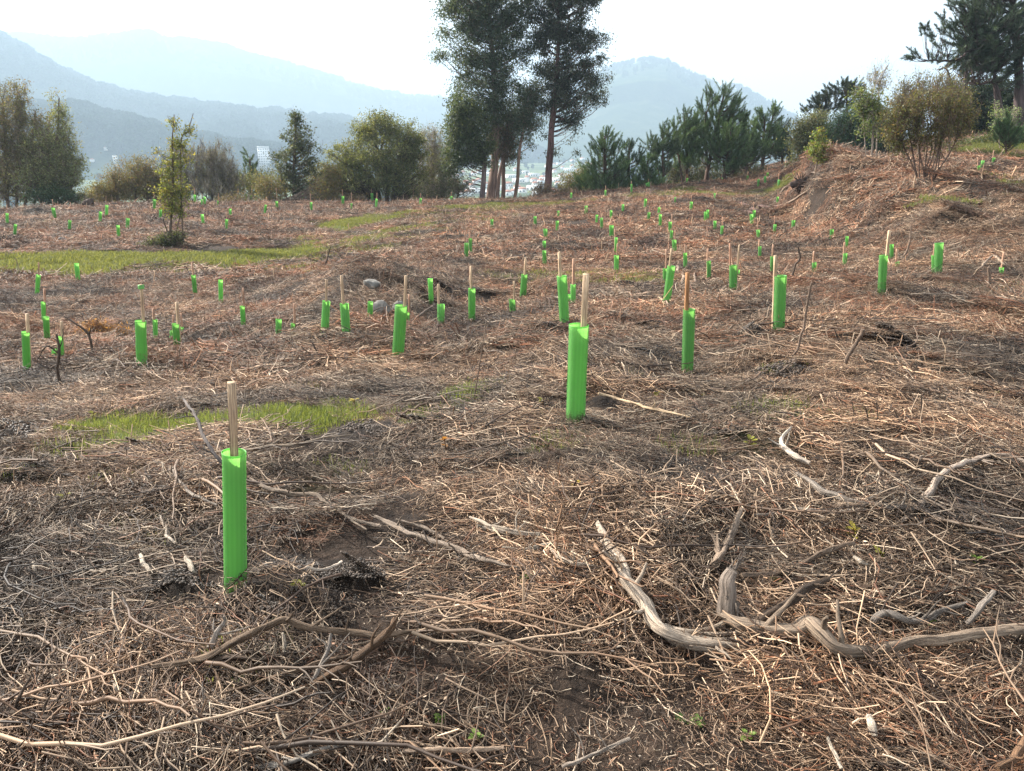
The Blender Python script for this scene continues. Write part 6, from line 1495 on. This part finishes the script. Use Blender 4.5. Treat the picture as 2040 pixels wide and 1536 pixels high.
pine('pine_tree', 'huge dark pine with heavy trunk at the right edge of the photo', 38, [[(2024, 310, 24), (2027, 250, 22), (2032, 170, 19), (2026, 80, 15), (2015, -20, 11), (2010, -150, 6)], [(2030, 160, 8), (1985, 165, 6), (1950, 160, 4)], [(2024, 90, 8), (1970, 75, 6), (1910, 110, 5), (1850, 112, 2.5)]],
     [(1990, 20, 44, 34), (2030, 60, 40, 50), (1955, 60, 36, 36), (1990, 95, 42, 34), (1930, 20, 26, 22), (1905, 50, 24, 20), (1885, 75, 22, 12), (1925, 95, 34, 18), (1960, 125, 34, 22), (2040, 130, 26, 40), (2000, 140, 34, 24), (1870, 58, 14, 10), (1842, 52, 7, 12), (1856, 66, 8, 10), (1850, 108, 24, 8), (1822, 102, 8, 8), (1880, 118, 20, 8), (1915, 5, 20, 16), (1880, 28, 10, 8), (2000, -50, 60, 40), (2000, -120, 50, 50), (2060, 20, 40, 60), (1985, -20, 44, 24), (1960, 95, 60, 50), (2000, 50, 60, 60)], 950, 49, tl=.45, nd=120, nl=.23, nw=.015, up=.6, cols=((.035, .055, .038), (.055, .08, .055), (.075, .11, .07)), bark=(.075, .055, .055))
pine('pine_tree', 'second dark pine behind the huge one, with branching trunk', 43, [[(1918, 320, 12), (1920, 230, 11), (1922, 160, 9), (1935, 90, 6), (1950, 20, 4)], [(1922, 170, 5), (1890, 140, 4), (1868, 130, 3)]], [(1935, 130, 30, 14), (1965, 90, 34, 40), (1945, 60, 30, 30), (1950, 10, 30, 26), (1900, 125, 18, 8)], 380, 50, tl=.5, up=.8, nw=.016, nl=.22, cols=((.02, .035, .022), (.032, .05, .032)), bark=(.09, .07, .065))
tree('laurel_shrub', 'dark dense hedge of undergrowth below the huge pine', 'shrub', 44, [[(1950, 310, 6), (1950, 250, 5)], [(2010, 300, 6), (2010, 240, 5)], [(1905, 310, 5), (1905, 260, 4)]], [(1950, 235, 44, 36), (2005, 225, 40, 40), (1905, 255, 26, 32), (2045, 235, 30, 36), (1940, 195, 44, 26), (1985, 185, 36, 24), (1900, 215, 20, 30)], 560, 62, .28, .12, ((.025, .045, .03), (.04, .065, .04), (.055, .08, .05), (.02, .03, .022)), 51, twig_n=2)
tree('gorse_bush', 'low green gorse slope under the dark hedge at right', 'shrub', 37.5, [[(1950, 312, 3), (1950, 300, 2)], [(2010, 300, 3), (2010, 285, 2)]], [(1925, 297, 30, 9), (1965, 288, 30, 10), (2000, 278, 34, 12), (2040, 270, 34, 12), (1900, 305, 20, 6)], 280, 70, .2, .075, ((.06, .085, .03), (.09, .11, .04), (.045, .07, .025), (.12, .12, .05)), 52, twig_n=2)
pine('young_pine', 'small bright green young pine below the huge pine', 33, [[(2004, 312, 4), (2004, 280, 3), (2003, 235, 2)]], [(2003, 240, 5, 9), (2003, 260, 14, 12), (2005, 282, 20, 14), (1995, 262, 12, 12), (2022, 275, 12, 14)], 100, 53, tl=.4, nl=.16, nw=.012, cols=((.05, .10, .04), (.08, .15, .06), (.10, .17, .07)))
tree('sapling', 'pale green birch like sapling beside the small young pine', 'sapling', 35, [[(1992, 310, 2), (1990, 270, 2), (1985, 215, 1)]], [(1985, 222, 8, 14), (1992, 245, 10, 14), (2012, 225, 12, 12, .5)], 40, 24, .14, .07, ((.16, .22, .10), (.2, .26, .12)), 54, bark=(.3, .27, .2), twig_n=3, twig_len=.3)
# the young tree standing in the field
ho = hit(337, 490)
tree('young_oak', 'thin young tree with forked top standing alone in the left field', 'tree', float(ho[1]), [[(336, 492, 7), (341, 430, 5), (345, 360, 4), (343, 290, 3), (347, 228, 1.5)], [(345, 340, 3), (360, 295, 2.5), (374, 262, 2), (385, 226, 1.2)], [(338, 460, 3), (325, 435, 2)], [(338, 455, 2.5), (360, 425, 2)]],
     [(347, 245, 5, 18, .9), (384, 240, 4, 14, .9), (347, 275, 11, 16), (374, 268, 9, 14), (335, 308, 22, 10), (362, 295, 14, 14), (345, 330, 20, 18), (330, 345, 14, 14), (362, 325, 12, 14), (345, 360, 22, 18), (355, 385, 20, 20), (330, 385, 16, 18), (342, 410, 22, 16), (360, 428, 10, 8, .4), (320, 440, 10, 12, .3), (366, 440, 8, 8, .3)], 150, 24, .10, .085, ((.13, .16, .045), (.19, .21, .06), (.10, .13, .035), (.24, .22, .07)), 60, bark=(.12, .09, .07), twig_n=3, twig_len=.35, up=.8, rtip=.004, depth=.9)
tree('bramble_bush', 'dark ivy clump at the foot of the thin young tree', 'shrub', float(ho[1]) - .3, [[(322, 494, 3), (322, 482, 2)]], [(320, 484, 22, 10), (340, 478, 16, 12), (305, 490, 12, 6), (355, 470, 12, 8)], 90, 40, .13, .06, ((.05, .07, .03), (.08, .10, .045), (.12, .12, .06)), 61, twig_n=6, twig_len=.35)
tree('bracken_clump', 'tawny dead bracken heap on the left behind the capped guard', 'bracken', float(hit(215, 672)[1]), [[(200, 676, 2), (200, 660, 1)], [(230, 676, 2), (232, 665, 1)]], [(190, 658, 14, 12), (205, 668, 22, 8), (232, 668, 20, 6)], 90, 30, .07, .05, ((.30, .16, .07), (.36, .2, .09), (.22, .12, .05)), 62, bark=(.2, .12, .07), twig_n=5, twig_len=.25, aspect=.25)
# shrubs that line the crest so that no gap shows the drop
for k, (x0, lab) in enumerate([(160, 'low pale weeds on the crest left of the brown green shrub'), (480, 'low brown scrub under the small dark pine'), (690, 'low brown scrub at the left foot of the round tree'), (1230, 'low scrub between the first and second pines'), (1330, 'low scrub at the foot of the open pine'), (1500, 'low scrub below the twin headed pine')]):
    yb = 400 if x0 < 900 else (392 if x0 < 1300 else (378 if x0 < 1450 else 360))
    tree('scrub_bush', lab, 'shrub', 49 if x0 < 900 else 51, [[(x0, yb + 4, 2), (x0, yb - 6, 1)]], [(x0, yb - 4, 40, 9), (x0 - 25, yb - 2, 24, 7)], 90, 24, .2, .07, BROWN_L + ((.10, .12, .05),), 70 + k, bark=TWIGC, twig_n=6, twig_len=.35)

# ------------------------------------------------------------------ houses of the valley town
def box(G, c, s, yaw, col, z0=0.0):
    x, y, z = s; ca, sa = math.cos(yaw), math.sin(yaw)
    V = []
    for dz in (0, 1):
        for dx, dy in ((-.5, -.5), (.5, -.5), (.5, .5), (-.5, .5)):
            a, b = dx * x + c[0], dy * y + c[1]
            V.append((a * ca - b * sa, a * sa + b * ca, c[2] + dz * z))
    G.add(V, [(0, 3, 2, 1), (4, 5, 6, 7), (0, 1, 5, 4), (1, 2, 6, 5), (2, 3, 7, 6), (3, 0, 4, 7)], col=col)
def house(label, px, py, wpx, hpx, seed, flat=False, tall=0, group='pale houses of the valley town'):
    g_ = rng(seed + 6000); p = hit(px, py, far=True)
    if p[1] < 250: return None
    W_, H_ = px_m(wpx, p), px_m(hpx, p); D_ = W_ * g_.uniform(.5, .9); yaw = g_.uniform(-.5, .5)
    W_ = max(W_, 3); H_ = max(H_, 2.2); p[2] -= .3
    name = 'warehouse' if flat and wpx > 30 else ('apartment_block' if tall else 'house')
    root = empty(name, tuple(p), label, {'warehouse': 'warehouse', 'apartment_block': 'apartments', 'house': 'house'}[name], group)
    wh = H_ * (.95 if flat else .68)
    G = Geo(); box(G, (0, 0, -1), (W_, D_, wh + 1), yaw, (.7, .7, .7)); G.build('wall', M_WALL, root, smooth_faces=False)
    G = Geo()
    ca, sa = math.cos(yaw), math.sin(yaw); o = .3
    if flat:
        box(G, (0, 0, wh + .01), (W_ + .4, D_ + .4, H_ * .06 + .2), yaw, (.5, .5, .5))
    else:
        V = [(-W_ / 2 - o, -D_ / 2 - o, wh), (W_ / 2 + o, -D_ / 2 - o, wh), (W_ / 2 + o, D_ / 2 + o, wh), (-W_ / 2 - o, D_ / 2 + o, wh), (-W_ * .3, 0, H_), (W_ * .3, 0, H_)]
        V = [(a * ca - b * sa, a * sa + b * ca, c + .02) for a, b, c in V]
        G.add(V, [(0, 1, 5, 4), (2, 3, 4, 5), (3, 2, 1, 0)], [(1, 2, 5), (3, 0, 4)])
    G.build('roof', M_GREYROOF if flat else M_ROOF, root, smooth_faces=False)
    if wpx > 11:
        nf = max(1, int(wh // 3)); nx_ = max(2, int(W_ // 3))
        for f in range(nf):
            for k in range(nx_):
                G = Geo(); box(G, (-W_ / 2 + (k + .5) * W_ / nx_, -D_ / 2 - .02, wh * (f + .3) / nf), (W_ / nx_ * .45, .12, wh / nf * .42), yaw, (.1, .1, .1))
                G.build('window', M_PANE, root, smooth_faces=False)
    return root
near_h = [('long pale house on the dark ridge at the left, lower one', 238, 322, 22, 12), ('pale roofed house on the dark ridge, upper one', 213, 292, 11, 8), ('tiny white house left of the long pale house', 184, 322, 7, 7), ('small white house high on the middle hill', 424, 257, 9, 5),
          ('cream house at the right of the bare thicket', 484, 300, 9, 14), ('pale house with flat front beside the cream house', 497, 306, 14, 18)]
for k, (lab, px, py, w, h_) in enumerate(near_h): house(lab, px, py, w, h_, k, flat=(k in (0,)))
house('tall white apartment block behind the airy tree', 528, 338, 22, 44, 10, flat=True, tall=1)
house('low white building right of the tall apartment block', 556, 338, 30, 26, 11, flat=True, tall=1)
g_ = rng(77)
TW = []
for k in range(110):
    px = g_.uniform(885, 1175); py = g_.uniform(322, 394)
    TW.append((px, py))
TW = [t for i, t in enumerate(TW) if all(abs(t[0] - u_[0]) > 8 or abs(t[1] - u_[1]) > 5 for u_ in TW[:i])]
TW.sort()
row = {}
for k, (px, py) in enumerate(TW):
    big = g_.uniform() < .3
    sc = .55 + (py - 322) / 72 * .9
    lv = 'upper' if py < 345 else ('middle' if py < 370 else 'lower')
    bt = 'white warehouse' if big else 'pale house with tiled roof'
    kk = (lv, bt); row[kk] = row.get(kk, 0) + 1
    house('%s, %s from left in the %s part of the valley town' % (bt, ORD[row[kk] - 1], lv), px, py, (26 if big else 11) * sc * g_.uniform(.8, 1.3), (7 if big else 9) * sc, 100 + k, flat=big)
for k, (px, py) in enumerate([(612, 244), (655, 240), (700, 246), (560, 236), (745, 262), (820, 262), (795, 270), (850, 280), (880, 276), (470, 243), (780, 300), (930, 300), (1180, 330), (1160, 318), (1140, 322)]):
    house('tiny pale house on the hazy slopes, %s from left' % ORD[sorted([612, 655, 700, 560, 745, 820, 795, 850, 880, 470, 780, 930, 1180, 1160, 1140]).index(px)], px, py, 8, 5, 300 + k, group='tiny houses on the hazy slopes')

# ------------------------------------------------------------------ haze: one closed box of air
import bmesh
bm = bmesh.new()
bmesh.ops.create_cube(bm, size=1.0)
hm = bpy.data.meshes.new('haze'); bm.to_mesh(hm); bm.free()
hz = bpy.data.objects.new('haze', hm)
HTOP, HBOT, HR = 560.0, -66.0, 6500.0
hz.scale = (2 * HR, 2 * HR, HTOP - HBOT); hz.location = (0, 0, (HTOP + HBOT) / 2)
COL.objects.link(hz); tag(hz, 'pale blue haze filling the valley air', kind='stuff')
m, nt, out = new_mat('haze')
pv = N(nt, 'ShaderNodeVolumePrincipled')
pv.inputs['Color'].default_value = (.49, .655, .81, 1)
pv.inputs['Density'].default_value = HAZE_D
pv.inputs['Anisotropy'].default_value = .1
nt.links.new(pv.outputs[0], out.inputs['Volume'])
hm.materials.append(m)
